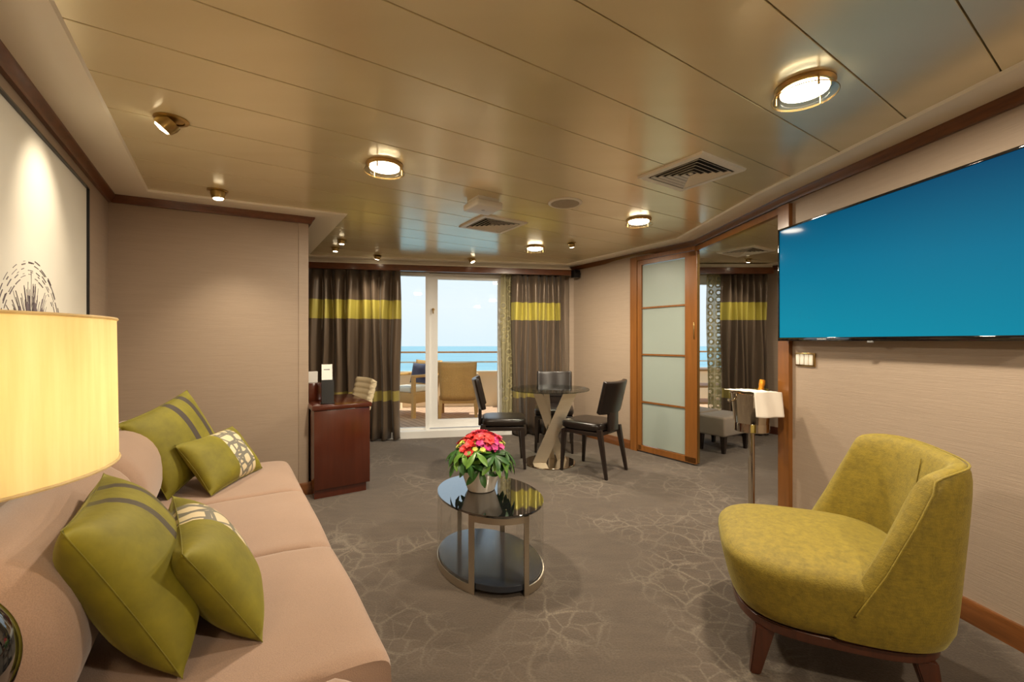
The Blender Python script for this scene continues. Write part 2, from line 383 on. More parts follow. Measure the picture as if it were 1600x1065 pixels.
# floor and ceiling
WOUT = [(-2.76,Yw(-2.76)+.06), (.80,Yw(.80)+.06), (.80,BW+.12), (3.4,BW+.12)]
struct(MB().prism([(-.2,-1.3),(-3.0,2.9),(-3.0,Yw(-3.0)+.06)] + WOUT[1:3] + [(3.5,BW+.12),(5.3,3.2),(2.6,-1.3)], -.05, 0).build('floor', CARPET, smooth=0))
ce = MB()
for k in range(-14, 26):
    s0 = .335+.3*k; b_ = MB()
    for a0, a1, z0, z1 in ((s0+.0025, s0+.2975, ZC, ZC+.02),):
        P = [A*a0+B*-3.4, A*a1+B*-3.4, A*a1+B*8, A*a0+B*8]; ce.prism(P, z0, z1, .0012)
for P0, N in ((Vector((0,Yw(0)+.05,0)), Vector((-WS,WC,0))), (Vector((0,BW+.1,0)), Vector((0,1,0)))):
    if N.x < 0:
        bmesh.ops.bisect_plane(ce.bm, geom=ce.bm.verts[:]+ce.bm.edges[:]+ce.bm.faces[:], plane_co=P0+Vector((0,.25,0)), plane_no=N, clear_outer=True)
    else:
        bmesh.ops.bisect_plane(ce.bm, geom=ce.bm.verts[:]+ce.bm.edges[:]+ce.bm.faces[:], plane_co=P0, plane_no=N, clear_outer=True)
bmesh.ops.bisect_plane(ce.bm, geom=ce.bm.verts[:]+ce.bm.edges[:]+ce.bm.faces[:], plane_co=(0,-1.3,0), plane_no=(0,-1,0), clear_outer=True)
struct(ce.build('ceiling', CEIL, smooth=0))
struct(MB().prism([(-3.2,-1.3),(-3.2,Yw(-3.2)+.05),(.8,Yw(.8)+.05),(.8,BW+.1),(5.3,BW+.1),(5.3,-1.3)], ZC+.0195, ZC+.06).build('ceiling_backing', GROOVE, smooth=0))
# coves, cornices, baseboards
cove = [(.0,2.165),(.0,2.168),(.20,2.1695),(.205,2.166),(.19,2.158),(.15,2.160),(.10,2.166),(.06,2.166),(.03,2.165)]
cove = [(-.01,2.171),(.225,2.171),(.222,2.163),(.17,2.160),(.12,2.166*0+2.163),(.07,2.168*0+2.160),(.035,2.152),(.03,2.14),(-.01,2.14)]
corn = [(0,2.095),(.018,2.095),(.022,2.112),(.040,2.130),(.042,2.148),(0,2.148)]
zoff = .022
corn = [(o,z+zoff) for o,z in corn]
cove = [(-.01,ZC),(.235,ZC),(.228,ZC-.012),(.18,ZC-.016),(.13,ZC-.012),(.08,ZC-.006),(.045,ZC-.004),(-.01,ZC-.004)]
west = [L0, LC, SW, (RW[0]+.17,RW[1]-.26)]
east = [(DC[0]+.0,DC[1]), PB, J, T]
for nm, pl in (('left', west), ('right', east), ('rear', [T, L0])):
    struct(MB().sweep(pl, corn).build('trim_cornice_'+nm, DARKCH if nm != 'right' else CHERRY))
    struct(MB().sweep(pl, cove).build('trim_cove_'+nm, COVE))
bb = [(0,0),(.018,0),(.018,.085),(.012,.095),(0,.095)]
struct(MB().sweep([L0, LC, SW, RW], bb).build('baseboard_left', CHERRY))
struct(MB().sweep([DC, (PO[0]-.03,PO[1]+.045)], bb).build('baseboard_dining', CHERRY))
struct(MB().sweep([(J[0]+TVD.x*.03,J[1]+TVD.y*.03), T], bb).build('baseboard_television', CHERRY))
struct(MB().sweep([BR, BR2], bb).build('baseboard_bedroom', WALNUT))
struct(MB().sweep([BR, BR2], corn).build('trim_cornice_bedroom', DARKCH))
struct(MB().sweep([BR, BR2], cove).build('trim_cove_bedroom', COVE))

def wbox(mb, x0, x1, o0, o1, z0, z1, bev=0, base=Yw):        # box along the window wall
    L = lambda x, o: (x - WS*o, base(x) + WC*o)
    mb.prism([L(x0,o0), L(x1,o0), L(x1,o1), L(x0,o1)], z0, z1); return mb
wl = MB(); wbox(wl, -2.80, .80, -.0, .06, 2.06, ZC); wbox(wl, -.05, .80, 0, .06, 0, 2.06); wbox(wl,-2.8,-2.45,0,.06,0,2.06)
struct(wl.build('wall_balcony', WALL, smooth=0))
st = MB(); wbox(st, -2.5, -.02, -.13, .10, 0, .085)
struct(st.build('trim_threshold', WHITEF, smooth=0))
struct(wbox(MB(), -2.62, .70, -.30, -.262, 2.035, 2.105).build('trim_pelmet', DARKCH, smooth=0))
struct(wbox(MB(), -2.60, .69, -.31, 0, 2.105, 2.12).build('trim_pelmet_top', COVE, smooth=0))
pc = MB(); wbox(pc, -2.60, .69, -.26, 0, 2.12, ZC); wbox(pc, -2.60, .69, -.38, -.26, ZC-.016, ZC)
struct(pc.build('trim_cove_window', COVE, smooth=0))
# fixed window beside the door
wf = MB(); wbox(wf,-2.45,-1.075,0,.06,.085,.105); wbox(wf,-2.45,-1.075,0,.06,2.02,2.06); wbox(wf,-2.45,-2.40,0,.06,.105,2.02)
w1 = struct(wf.build('window_1', WHITEF, smooth=0)); 
wbox(MB(),-2.40,-1.10,.025,.031,.105,2.02).build('pane', GLASS, w1, smooth=0)
# balcony door leaf
dl = MB(); wbox(dl,-1.095,-1.045,-.02,.07,.085,2.06); wbox(dl,-1.045,-.945,.0,.05,.10,2.055); wbox(dl,-.185,-.05,.0,.05,.10,2.055)
wbox(dl,-.945,-.185,.0,.05,.10,.20); wbox(dl,-.945,-.185,.0,.05,1.985,2.055)
d1 = struct(dl.build('door_1', WHITEF, smooth=0))
wbox(MB(),-.945,-.185,.022,.028,.20,1.985).build('pane', GLASS, d1, smooth=0)
hn = MB(); hn.cyl((-.995,Yw(-.995)-.0,1.60),(-.995,Yw(-.995)-.035,1.60),.014); hn.box((-.995,Yw(-.995)-.035,1.575),(.014,.012,.06),bev=.004); hn.build('door_handle', BRASS, d1)
# bedroom window wall
bw = MB(); bw.box((2.1,BW+.03,2.115),(2.7,.06,.11)); bw.box((3.2,BW+.03,1.03),(.5,.06,2.06)); bw.box((1.2,BW+.03,1.03),(.9,.06,2.06))
struct(bw.build('wall_bedroom_window', WALL, smooth=0))
b2 = MB(); b2.box((2.30,BW+.03,.15),(1.3,.06,.14)); b2.box((2.30,BW+.03,2.0),(1.3,.06,.12)); b2.box((1.69,BW+.03,1.03),(.08,.06,1.86)); b2.box((2.90,BW+.03,1.03),(.1,.06,1.86))
w2 = struct(b2.build('window_2', WHITEF, smooth=0)); MB().box((2.3,BW+.03,1.08),(1.14,.006,1.74)).build('pane', GLASS, w2, smooth=0)
struct(MB().box((2.3,5.42,2.075),(1.9,.04,.08)).build('trim_bedroom_pelmet', DARKCH, smooth=0))
struct(MB().box((2.3,5.56,2.135),(1.9,.26,.05)).build('trim_bedroom_cove', COVE, smooth=0))

# door frame posts (the casing round both openings)
fr = MB()
wv = hd; wn_ = Vector((hd.y,-hd.x))*-1
def along(p, d, t, o=0):                                     # point t along d from p, o towards the room (right hand)
    n = Vector((d.y,-d.x)); return (p[0]+d.x*t+n.x*o, p[1]+d.y*t+n.y*o)
fr.prism([along(PO,hd,-.045,.025), along(PO,hd,.045,.025), along(PO,hd,.045,-.08), along(PO,hd,-.045,-.08)], 0, 2.11)
fr.prism([along(PO,hd,-.045,.02), along(PB,hd,.0,.02), along(PB,hd,.0,-.03), along(PO,hd,-.045,-.03)], 2.075, 2.115)
struct(fr.build('trim_1', CHERRYL, smooth=0), 'tall cherry post and head rail left of the frosted door', 'door frame')
fr = MB(); tv_ = (Vector(J)-Vector(PB)).normalized()
fr.prism([along(J,TVD,-.075,.028), along(J,TVD,.022,.028), along(J,TVD,.022,-.10), along(J,TVD,-.075,-.10)], 0, 2.105)
fr.prism([along(PB,tv_,0,.022), along(J,tv_,.02,.022), along(J,tv_,.02,-.02), along(PB,tv_,0,-.02)], 2.06, 2.105)
struct(fr.build('trim_2', CHERRYL, smooth=0))

# sliding door with four frosted panes
DL0 = Vector(along(PO,hd,.05,0)); DL1 = Vector(PB); Ld = (DL1-DL0).length + .015
dr = thing('sliding_door', 'cherry framed sliding door with four frosted glass panes', 'door', (DL0.x,DL0.y,0), atan2(hd.y,hd.x)); del dr['category']; dr['kind'] = 'structure'; dr.name = 'door_2'
zz = [.075,.545,1.055,1.555,2.02]; fm = MB()
fm.box((.028,0,1.045),(.056,.045,2.05),bev=.003); fm.box((Ld-.065,0,1.045),(.13,.045,2.05),bev=.003)
fm.box((Ld/2,0,.045),(Ld-.02,.045,.06),bev=.002); fm.box((Ld/2,0,2.045),(Ld-.02,.045,.05),bev=.002)
for z in zz[1:4]: fm.box((Ld/2-.035,-.003,z),(Ld-.17,.03,.016))
fm.build('door_frame', CHERRYL, dr, smooth=0)
for z0, z1 in zip(zz, zz[1:]): MB().box((Ld/2-.036,0,(z0+z1)/2),(Ld-.165,.008,z1-z0-.01)).build('pane', FROST, dr, smooth=0)
ed = MB(); ed.box((Ld+.003,0,1.03),(.006,.03,2.0)); ed.build('brass_edge', BRASS, dr, smooth=0)
MB().box((Ld-.03,-.026,1.30),(.012,.008,.16),bev=.002).build('door_handle', BRASS, dr)

# ---------------------------------------------------------------- curtains
def curtain(name, label, x0, x1, folds, mat, z0=.02, z1=2.06, amp=.035, off=.05, base=Yp, ph=0, nz=14, seedv=1, slope=WS, th=.004):
    rnd = random.Random(seedv); N = folds*10
    amps = [amp*rnd.uniform(.6,1.2) for _ in range(folds+2)]; sh = [rnd.uniform(-.3,.3) for _ in range(folds+2)]
    def fn(a, b):
        f = a*folds; i = int(f); k = amps[i]*(1-(f-i))+amps[i+1]*(f-i); s_ = sh[i]*(1-(f-i))+sh[i+1]*(f-i)
        gath = .45 + .55*(1-b)**.6 if b > .75 else 1
        z = z0+(z1-z0)*b; tw = .25*sin(z*1.7+i)
        x = x0+(x1-x0)*a + .012*sin(z*3+f*2); y = base(x)+off + k*(.55+.45*(1-b)**.5)*sin(2*pi*(f+s_)+ph+tw*.5) + .008*noise.noise(Vector((x*14,z*2.5,seedv)))
        return Vector((x, y, z))
    mb = MB().grid(fn, N, nz)
    o = mb.build(name, mat, smooth=80); md = o.modifiers.new('thick','SOLIDIFY'); md.thickness = th
    return o
G = 'satin curtains with chartreuse bands'
tag(curtain('curtain', 'wide taupe satin curtain with chartreuse bands beside the desk', -2.40, -1.35, 8, CURT, seedv=3, amp=.07, off=.10), '', 'curtain')['label'] = 'wide taupe satin curtain with chartreuse bands hanging behind the desk'
tag(curtain('curtain', '', 0.00, .64, 6, CURT, seedv=5, amp=.06, off=.10), 'taupe satin curtain with chartreuse bands behind the dining chairs', 'curtain')
tag(curtain('sheer_curtain', '', -.14, .03, 4, SHEER, z0=.06, seedv=8, amp=.022, off=.18), 'narrow pale patterned sheer curtain at the right edge of the balcony door', 'curtain')
yb = lambda x: 5.42
tag(curtain('curtain', '', 2.66, 3.24, 7, CURT, seedv=11, base=yb, amp=.05, off=.09), 'taupe satin curtain with chartreuse bands seen through the bedroom doorway', 'curtain')
tag(curtain('sheer_curtain', '', 2.50, 2.76, 4, SHEERR, seedv=12, amp=.02, off=.17, base=yb), 'pale sheer curtain with ring pattern seen through the bedroom doorway', 'curtain')

# ---------------------------------------------------------------- outside: balcony
struct(MB().prism([(-6,Yw(-6)+.07),(.85,Yw(.85)+.07),(.85,BW+.13),(8,BW+.13),(8,9.5),(-6,8.2)], -.06, 0).build('floor_balcony', DECK, smooth=0))
def Yr(x): return 7.95+.10*(x+1)
struct(MB().prism([(-6,Yw(-6)+.12),(.85,Yw(.85)+.12),(8,BW+.14),(8,7.5),(-6,6.9)], 2.30, 2.40).build('ceiling_balcony', COVE, smooth=0))
bl = MB().prism([(-6,Yr(-6)),(8,Yr(8)),(8,Yr(8)+.06),(-6,Yr(-6)+.06)], 0, .62)
bl.prism([(-6,Yr(-6)-.04),(8,Yr(8)-.04),(8,Yr(8)+.10),(-6,Yr(-6)+.10)], .62, .65)
blo = tag(bl.build('bulwark', BULW, smooth=0), 'low cream steel bulwark along the outer edge of the balcony', 'bulwark')
for x in (-3.4,-2.0,-.2,.25,1.6,3.0,4.4):
    MB().prism([(x,Yr(x)-.16),(x+.03,Yr(x)-.16),(x+.03,Yr(x)+.01),(x,Yr(x)+.01)],0,.30).build('bracket', BULW, blo, smooth=0)
rl = thing('balcony_railing', 'teak topped white railing standing on the balcony bulwark', 'railing', (0,Yr(0)+.03,.65))
MB().box((1,.1,.345),(14,.06,.028),rz=math.atan(.1)).build('top_rail', TEAK, rl, smooth=0)
MB().box((1,.1,.165),(14,.03,.025),rz=math.atan(.1)).build('middle_rail', WHITE, rl, smooth=0)
for x in (-3.6,-1.43,.03,1.9,3.27,5.2): MB().cyl((x,.1*x,0),(x,.1*x,.335),.016).build('post', WHITE, rl)
sea = MB().box((0,880,-20),(6000,1720,.2)).build('sea', SEA, smooth=0); struct(sea)
# light haze is left to the pale sky; wicker armchairs
def wicker(label, loc, rz, group=None):
    t = thing('wicker_armchair', label, 'outdoor chair', loc, rz, group)
    def bk(a,b):      # back panel leaning, slightly flared at the top
        x = (-.5+a)*(.56+.06*b); z = .30+.58*b; y = -.28-.10*b + .03*(1-(2*a-1)**2)*-1; zt = z+.015*(2*a-1)**2*b
        return Vector((x,y,zt))
    o = MB().grid(bk,12,8).build('backrest', WICK, t, smooth=60); md = o.modifiers.new('t','SOLIDIFY'); md.thickness = .05; md.offset = 0
    MB().box((0,0,.31),(.60,.56,.17),bev=.02).build('seat_base', WICK, t)
    MB().box((0,.02,.44),(.48,.50,.09),bev=.03,seg=3).build('seat_cushion', CUSHW, t)
    for sx in (-1,1):
        MB().box((sx*.30,.0,.66),(.07,.58,.045),bev=.012).build('armrest', WICK, t)
        MB().bar((sx*.30,.26,0),(sx*.30,.26,.65),.055,.055).build('leg', WICK, t, smooth=0)
        MB().bar((sx*.30,-.30,0),(sx*.28,-.25,.35),.045,.045,.06,.06).build('leg', WICK, t, smooth=0)
    t.scale = (.94,.94,.98)
    return t
wicker('golden wicker armchair seen from behind through the door glass', (-.86,7.05,0), radians(4))
wicker('golden wicker armchair holding a navy cushion, left of the door frame', (-1.62,7.12,0), radians(145))

# ---------------------------------------------------------------- cushions
def pillow_mesh(wd, ht, th, seed=1, n=26):
    mb = MB()
    for sgn in (1,-1):
        def fn(a, b):
            u = 2*a-1; v = 2*b-1; u2 = math.copysign(abs(u)**.8, u); v2 = math.copysign(abs(v)**.8, v)
            pin = .06
            x = wd/2*u2*(1-pin*(1-v2*v2)); y = ht/2*v2*(1-pin*(1-u2*u2))
            t = th/2*((1-u2**4)**.6)*((1-v2**4)**.6)*(.8+.2*(1-u2*u2)*(1-v2*v2))
            t += .006*noise.noise(Vector((x*9+seed, y*9, sgn)))*(1-u2**4)*(1-v2**4)
            # wrinkles radiating from the corners
            r_ = max(abs(u2),abs(v2)); t -= .004*abs(sin(9*atan2(v2,u2)*2))*r_**3*(1-r_)
            return Vector((x, y, sgn*max(t,.0)))
        mb.grid(fn, n, n)
    bmesh.ops.remove_doubles(mb.bm, verts=mb.bm.verts, dist=.0004); bmesh.ops.recalc_face_normals(mb.bm, faces=mb.bm.faces)
    return mb
def pillow(label, wd, ht, th, mat, corners, group=None, seed=1, name='cushion', roll=0):
    """corners: world bottom-left, bottom-right, top-left of the cushion's middle plane (own x runs BL->BR)."""
    bl_, br_, tl_ = [Vector(c) for c in corners]
    X = (br_-bl_).normalized(); Yv = (tl_-bl_); Yv = (Yv - X*Yv.dot(X)).normalized(); Z = X.cross(Yv)
    R = Matrix((X,Yv,Z)).transposed()
    c = (bl_+ (br_-bl_)/2 + Yv*ht/2)
    t = thing(name, label, 'cushion', c, 0, group); t.rotation_euler = R.to_euler()
    pillow_mesh(wd, ht, th, seed).build('cover', mat, t, smooth=80)
    e = .5; pts = []
    N = 24
    for side in range(4):
        for i in range(N):
            q = -1+2*i/N; u,v = ((q,-1),(1,q),(-q,1),(-1,-q))[side]; pin=.06
            u2 = math.copysign(abs(u)**.8,u); v2 = math.copysign(abs(v)**.8,v)
            pts.append((wd/2*u2*(1-pin*(1-v2*v2)), ht/2*v2*(1-pin*(1-u2*u2)), 0))
    MB().tube(pts, .0014, 6, closed=True).build('piping', VELP, t)
    return t
VELP = velvet('velvet_piping', scale(OLIVE,.8))
VEL = velvet('velvet_striped', OLIVE, stripes=[(.015,.05),(.12,.155)])
VELN = velvet('velvet_striped_middle', OLIVE, stripes=[(-.05,-.012),(.085,.12)])
VELB = velvet('velvet_banded', OLIVE, patt=[(-.02,.135)])
def P3(s,d,z): x,y = sd(s,d); return (x,y,z)
# outdoor navy cushion
cx, cy = -1.62, 7.12; r_ = radians(145)
def loc3(x,y,z): return (cx+x*cos(r_)-y*sin(r_), cy+x*sin(r_)+y*cos(r_), z)
pillow('navy blue cushion leaning in the outdoor wicker armchair', .42,.34,.12, NAVY, [loc3(-.21,-.12,.50),loc3(.21,-.12,.50),loc3(-.21,-.19,.80)])

# ---------------------------------------------------------------- sofa
so = thing('sofa', 'long pinkish beige woven sofa along the left wall with bolster back', 'sofa', P3(2.1,.02,0), 0)
so.rotation_euler = (0,0,atan2(A.y,A.x))                     # local x along the wall, local y = towards the wall... (left)
def S_(s,d,z): return Vector((s-2.1, -(d-.02), z))
def sbox(s0,s1,d0,d1,z0,z1,bev,name,mat=SOFA,seg=4):
    a = S_(s0,d0,z0); b = S_(s1,d1,z1)
    return MB().box((a+b)/2,(abs(a.x-b.x),abs(a.y-b.y),abs(a.z-b.z)),bev=bev,seg=seg).build(name, mat, so, smooth=80)
sbox(1.10,3.26,.05,.93,.06,.26,.03,'base')
def seatc(s0,s1,nm='seat_cushion'):                          # long seat, slightly crowned, heavy front radius
    hy = (1.0-.30)/2; cyy = (1.0+.30)/2
    def fn(a,b):
        s = s0+(s1-s0)*a; th = 2*pi*b; e = .38
        cx_ = math.copysign(abs(cos(th))**e, cos(th)); sn = math.copysign(abs(sin(th))**e, sin(th))
        end = min(1, (min(a,1-a)*(s1-s0)/.035)); rr = .72+.28*sqrt(max(0,1-(1-end)**2))
        z = .33 + sn*(.09+.0)*(.55+.45*rr) + .010*noise.noise(Vector((s*3,cx_*2,0))) + (.008 if sn > 0 else 0)*sin(a*pi)
        return S_(s, cyy + cx_*hy*(.965+.035*rr), z)
    return MB().grid(fn, 40, 40, closev=True, cap=True).build(nm, SOFA, so, smooth=60)
seatc(1.10,1.835); seatc(1.837,2.555); seatc(2.557,3.26)
def bolster(s0,s1):
    def fn(a,b):
        s = s0+(s1-s0)*a; th = 2*pi*b; end = min(1, (min(a,1-a)*(s1-s0)/.09)); rr = max(.0, 1-(1-end)**2.2)
        rr = .55+.45*rr
        return S_(s, .225+.165*rr*cos(th)*(1+.12*sin(th)*-1), .585+.20*rr*math.copysign(abs(sin(th))**.8, sin(th)))
    return MB().grid(fn, 30, 32, closev=True, cap=True).build('back_bolster', SOFA, so, smooth=60)
bolster(1.17,2.14); bolster(2.15,3.12)
sbox(1.08,3.26,.03,.16,.20,.66,.04,'back_frame')
# low arm at the near end, high at the wall and dropping to the seat front
def arm(a,b):
    d = .03+.92*a; top = .76 if d < .30 else (.76-.345*(sin(min(1,(d-.30)/.16)*pi/2)**1.0)); top = max(top, .405)
    if d < .30: top = .76-.05*((.30-d)/.27)**2
    if d > .86: top = .405-.10*((d-.86)/.09)**2
    th = 2*pi*b; e = .5; cx_ = math.copysign(abs(cos(th))**e, cos(th)); sn = math.copysign(abs(sin(th))**e, sin(th))
    return S_(1.07+.035*cx_-.01, d, .05+(top-.05)*(sn+1)/2)
MB().grid(arm, 40, 24, closev=True, cap=True).build('arm', SOFA, so, smooth=60)
for s_, d_ in ((1.2,.12),(1.2,.85),(3.18,.12),(3.18,.85)):
    p = S_(s_,d_,0); MB().cyl(p,(p.x,p.y,.07),.022,.028).build('leg', WALNUT, so)
GC = 'olive velvet cushions with two dark stripes'; GL = 'olive velvet lumbar cushions with patterned band'
pillow('large olive velvet cushion with two dark stripes nearest the table lamp', .47,.43,.20, VELN, [P3(1.25,.56,.435),P3(1.69,.545,.435),P3(1.22,.375,.80)], seed=2)
pillow('small olive velvet cushion with crackle patterned band nearest the sofa front edge', .50,.32,.17, VELB, [P3(1.29,.72,.43),P3(1.77,.665,.43),P3(1.25,.575,.68)], seed=3)
pillow('large olive velvet cushion with two dark stripes at the far end of the sofa', .47,.43,.16, VEL, [P3(2.70,.42,.43),P3(3.06,.64,.53),P3(2.74,.265,.81)], seed=4)
pillow('small olive velvet cushion with crackle patterned band at the far sofa end', .48,.31,.15, VELB, [P3(2.62,.58,.43),P3(3.05,.84,.43),P3(2.73,.45,.67)], seed=5)

# ---------------------------------------------------------------- table lamp on its small stand
lx, ly = -.795, .579
et = thing('end_table', 'small dark wooden pedestal carrying the table lamp beside the sofa', 'table', (lx+.02,ly-.03,0), RB)
MB().box((0,0,.565),(.24,.24,.03),bev=.005).build('table_top', WALNUT, et); MB().cyl((0,0,.02),(0,0,.55),.03).build('pole', WALNUT, et); MB().cyl((0,0,0),(0,0,.02),.11).build('base', WALNUT, et)
lp = thing('table_lamp', 'table lamp with glossy black gourd base and large cream silk drum shade', 'lamp', (lx,ly,.58))
MB().lathe([(0,0),(.06,0),(.062,.015),(.045,.03),(.075,.08),(.096,.14),(.098,.17),(.09,.21),(.065,.25),(.05,.268),(.06,.29),(.074,.325),(.07,.36),(.045,.39),(.02,.405),(.015,.42),(0,.42)],seg=64).build('lamp_base', BLACKG, lp, smooth=180, sub=2)
MB().cyl((0,0,.41),(0,0,.60),.006).build('stem', BRASS, lp)
R_ = .2025
MB().lathe([(R_,.431),(R_*.985,.656),(R_*.975,.656),(R_-.003,.431),(R_,.431)], seg=72).build('lamp_shade', SHADE, lp)
for z, rr in ((.432,R_),(.655,R_*.985)): MB().tube([(rr*cos(2*pi*i/60), rr*sin(2*pi*i/60), z) for i in range(60)], .0025, 6, True).build('shade_trim', SHADE, lp)
MB().lathe([(0,.50),(.02,.51),(.026,.54),(.02,.57),(0,.585)]).build('bulb', emis('warm_bulb',(1,.85,.6,1),25), lp)
light('lamp_light','POINT',(0,0,.545),4.2,(1,.76,.50),lp,shadow_soft_size=.05)

# ---------------------------------------------------------------- picture on the left wall
z0, z1 = 1.16, 2.02; s0, s1 = 1.55, 3.21
pic = thing('framed_picture', 'large pale framed artwork with dark shell like ink drawing on left wall', 'picture', P3((s0+s1)/2,.0,(z0+z1)/2), 0)
pic.rotation_euler = (0,0,atan2(A.y,A.x)); W_ = s1-s0; H_ = z1-z0
fm = MB()
for c_, sz in (((0,-.018,H_/2),(W_,.035,.008)),((0,-.018,-H_/2),(W_,.035,.008)),((W_/2,-.018,0),(.008,.035,H_)),((-W_/2,-.018,0),(.008,.035,H_))): fm.box(c_,sz)
fm.build('frame', BLACKP, pic, smooth=0)
CANV = M('canvas'); f = CANV.noise(CANV.coord((.9,1,1.8)),1,3); CANV.col(CANV.ramp(f,[(.3,lin(206,200,186)),(.7,lin(222,218,206))])).set(Roughness=.6)
MB().box((0,-.012,0),(W_-.006,.024,H_-.006)).build('canvas', CANV.m, pic, smooth=0)
ink = MB(); rnd = random.Random(4)
def stroke(pts, r): ink.tube([(x,-.0245,z) for x,z in pts], r, 5)
ox, oz = .03, -.43                                           # fan centre on the canvas
for j, R0 in enumerate((.25,.262,.274,.29,.30)):
    a0 = .2
    for seg in range(12):
        aa = a0+seg*.22+rnd.uniform(0,.08); jr = R0+rnd.uniform(-.006,.006); stroke([(ox+jr*1.2*cos(aa+t*.025), oz+jr*sin(aa+t*.025)*1.15) for t in range(rnd.randint(3,8))], rnd.uniform(.0008,.0022))
for i in range(130):
    aa = rnd.uniform(.1,2.6); r0 = rnd.uniform(.02,.15); r1 = r0+rnd.uniform(.05,.12)
    stroke([(ox+1.2*(r0+(r1-r0)*t/4)*cos(aa+rnd.uniform(-.02,.02)), oz+1.15*(r0+(r1-r0)*t/4)*sin(aa)) for t in range(5)], rnd.uniform(.0005,.0014))
for i in range(9):
    aa = .12+i*.33; ink.lathe([(0,-.001),(.016,-.001),(.016,.001),(0,.001)],(ox+.24*cos(aa),-.0247,oz+.17*sin(aa)),12,Matrix.Rotation(pi/2,3,'X'),sx=.8,sy=1.3)
ink.build('ink_drawing', plain('ink',lin(96,86,92),.7), pic)

# ---------------------------------------------------------------- coffee table
ct = thing('coffee_table', 'oval coffee table with dark glass top, nickel frame and black lower shelf', 'table', (-.125,2.345,0), atan2(A.y,A.x))
EA, EB = .352, .255; ZT = .385
def ell(f, n=72, a0=0, a1=2*pi): return [(EA*f*cos(a0+(a1-a0)*i/n), EB*f*sin(a0+(a1-a0)*i/n)) for i in range(n+(0 if a1-a0 > 6.28 else 1))]
MB().prism(ell(1.0), ZT-.010, ZT, .002).build('table_top', TGLASS, ct)
MB().prism(ell(.975), .025, .055, .002).build('shelf', SCREENB, ct)
def band(mb, a0, a1, z0, z1, f0=.975, f1=1.0, n=24):
    o = ell(f1, n, a0, a1); i = ell(f0, n, a0, a1)[::-1]; mb.prism(o+i, z0, z1)
LA = [0, radians(124), pi, radians(304), 2*pi]
hw = .052
for a0, a1 in ((LA[1],LA[2]),(LA[3],LA[4])):
    t_ = MB(); band(t_, a0-hw, a1+hw, ZT-.040, ZT-.0105, .985, 1.005); t_.build('top_band', STEEL, ct)
for a0, a1 in ((LA[0],LA[1]),(LA[2],LA[3])):
    t_ = MB(); band(t_, a0-hw, a1+hw, .003, .042, .985, 1.005); t_.build('bottom_band', STEEL, ct)
    t_ = MB(); band(t_, a0+hw, a1-hw, .042, ZT-.0105, .992, 1.0, 24); t_.build('side_glass', GLASST, ct)
for a in LA[:4]:
    l_ = MB(); band(l_, a-hw, a+hw, .0, ZT-.0105, .985, 1.006, 4); l_.build('leg', STEEL, ct)

# ---------------------------------------------------------------- flower pot
fx, fy = -.17, 2.40
fp = thing('flower_pot', 'white pot of red and pink flowers with green leaves on coffee table', 'flowers', (fx,fy,ZT))
MB().lathe([(0,0),(.060,0),(.066,.004),(.098,.115),(.103,.130),(.098,.134),(.09,.125),(.085,.115),(0,.11)], seg=48).build('pot', POTW, fp)
LEAF = noisy('leaf_green', lin(44,88,30), .4, (30,30,30), .3, .2); LEAF2 = noisy('leaf_light', lin(96,138,48), .4, (30,30,30), .3, .2)
def leaflet(L, wd):
    b = MB()
    def fn(a, c):
        t = a; u = 2*c-1; ww = wd*sin(pi*min(1,t*.93+.05))**.8*(.4+.75*t)*.9
        return Vector((u*ww, L*t, -.35*L*t*t + .25*abs(u)*ww))
    return b.grid(fn, 7, 5)
def rosette(n, L, wd):
    b = MB()
    for i in range(n):
        l = leaflet(L*random.uniform(.8,1.1), wd); l.xf(Matrix.Rotation(-pi*.85+i*pi*1.7/(n-1), 4,'Z') @ Matrix.Rotation(random.uniform(-.2,.2),4,'Y'))
        me = bpy.data.meshes.new('t'); l.bm.to_mesh(me); l.bm.free(); b.bm.from_mesh(me); bpy.data.meshes.remove(me)
    return b
def bloom(r, layers, n):
    b = MB()
    for k in range(layers):
        for i in range(n):
            def fn(a,c,k=k):
                t=a; u=2*c-1; ww = r*.45*sin(pi*min(1,t*.8+.15))
                return Vector((u*ww, r*t*(1-.15*k), r*(.25+.2*k)*t + .12*r*abs(u) - .3*r*t*t*(2-k)))
            l = MB().grid(fn,5,4); l.xf(Matrix.Rotation(2*pi*(i+.5*k)/n,4,'Z'))
            me = bpy.data.meshes.new('t'); l.bm.to_mesh(me); l.bm.free(); b.bm.from_mesh(me); bpy.data.meshes.remove(me)
    return b
def orient(o, pos, nrm, spin):
    q = Vector(nrm).to_track_quat('Z','Y') @ Matrix.Rotation(spin,3,'Z').to_quaternion(); o.location = pos; o.rotation_euler = q.to_euler()
protos = []
rs = [rosette(7,.098,.021).build('leaf_cluster', LEAF, fp, smooth=60), rosette(6,.085,.02).build('leaf_cluster', LEAF2, fp, smooth=60)]
rd = plain('petal_red',lin(206,34,28),.5); pk = plain('petal_pink',lin(226,84,110),.5); mg = plain('petal_magenta',lin(196,36,120),.5); yl = plain('petal_lime',lin(196,200,84),.5)
bs = [bloom(.030,2,6).build('flower', rd, fp, smooth=60), bloom(.021,3,7).build('flower', pk, fp, smooth=60), bloom(.024,2,5).build('flower', mg, fp, smooth=60), bloom(.017,2,5).build('flower', yl, fp, smooth=60)]
cnt = {}
def putp(proto, pos, nrm, spin):
    if cnt.get(proto.name): o = proto.copy(); C.objects.link(o); o.parent = fp
    else: o = proto; cnt[proto.name] = 1
    orient(o, pos, nrm, spin)
rnd = random.Random(21)
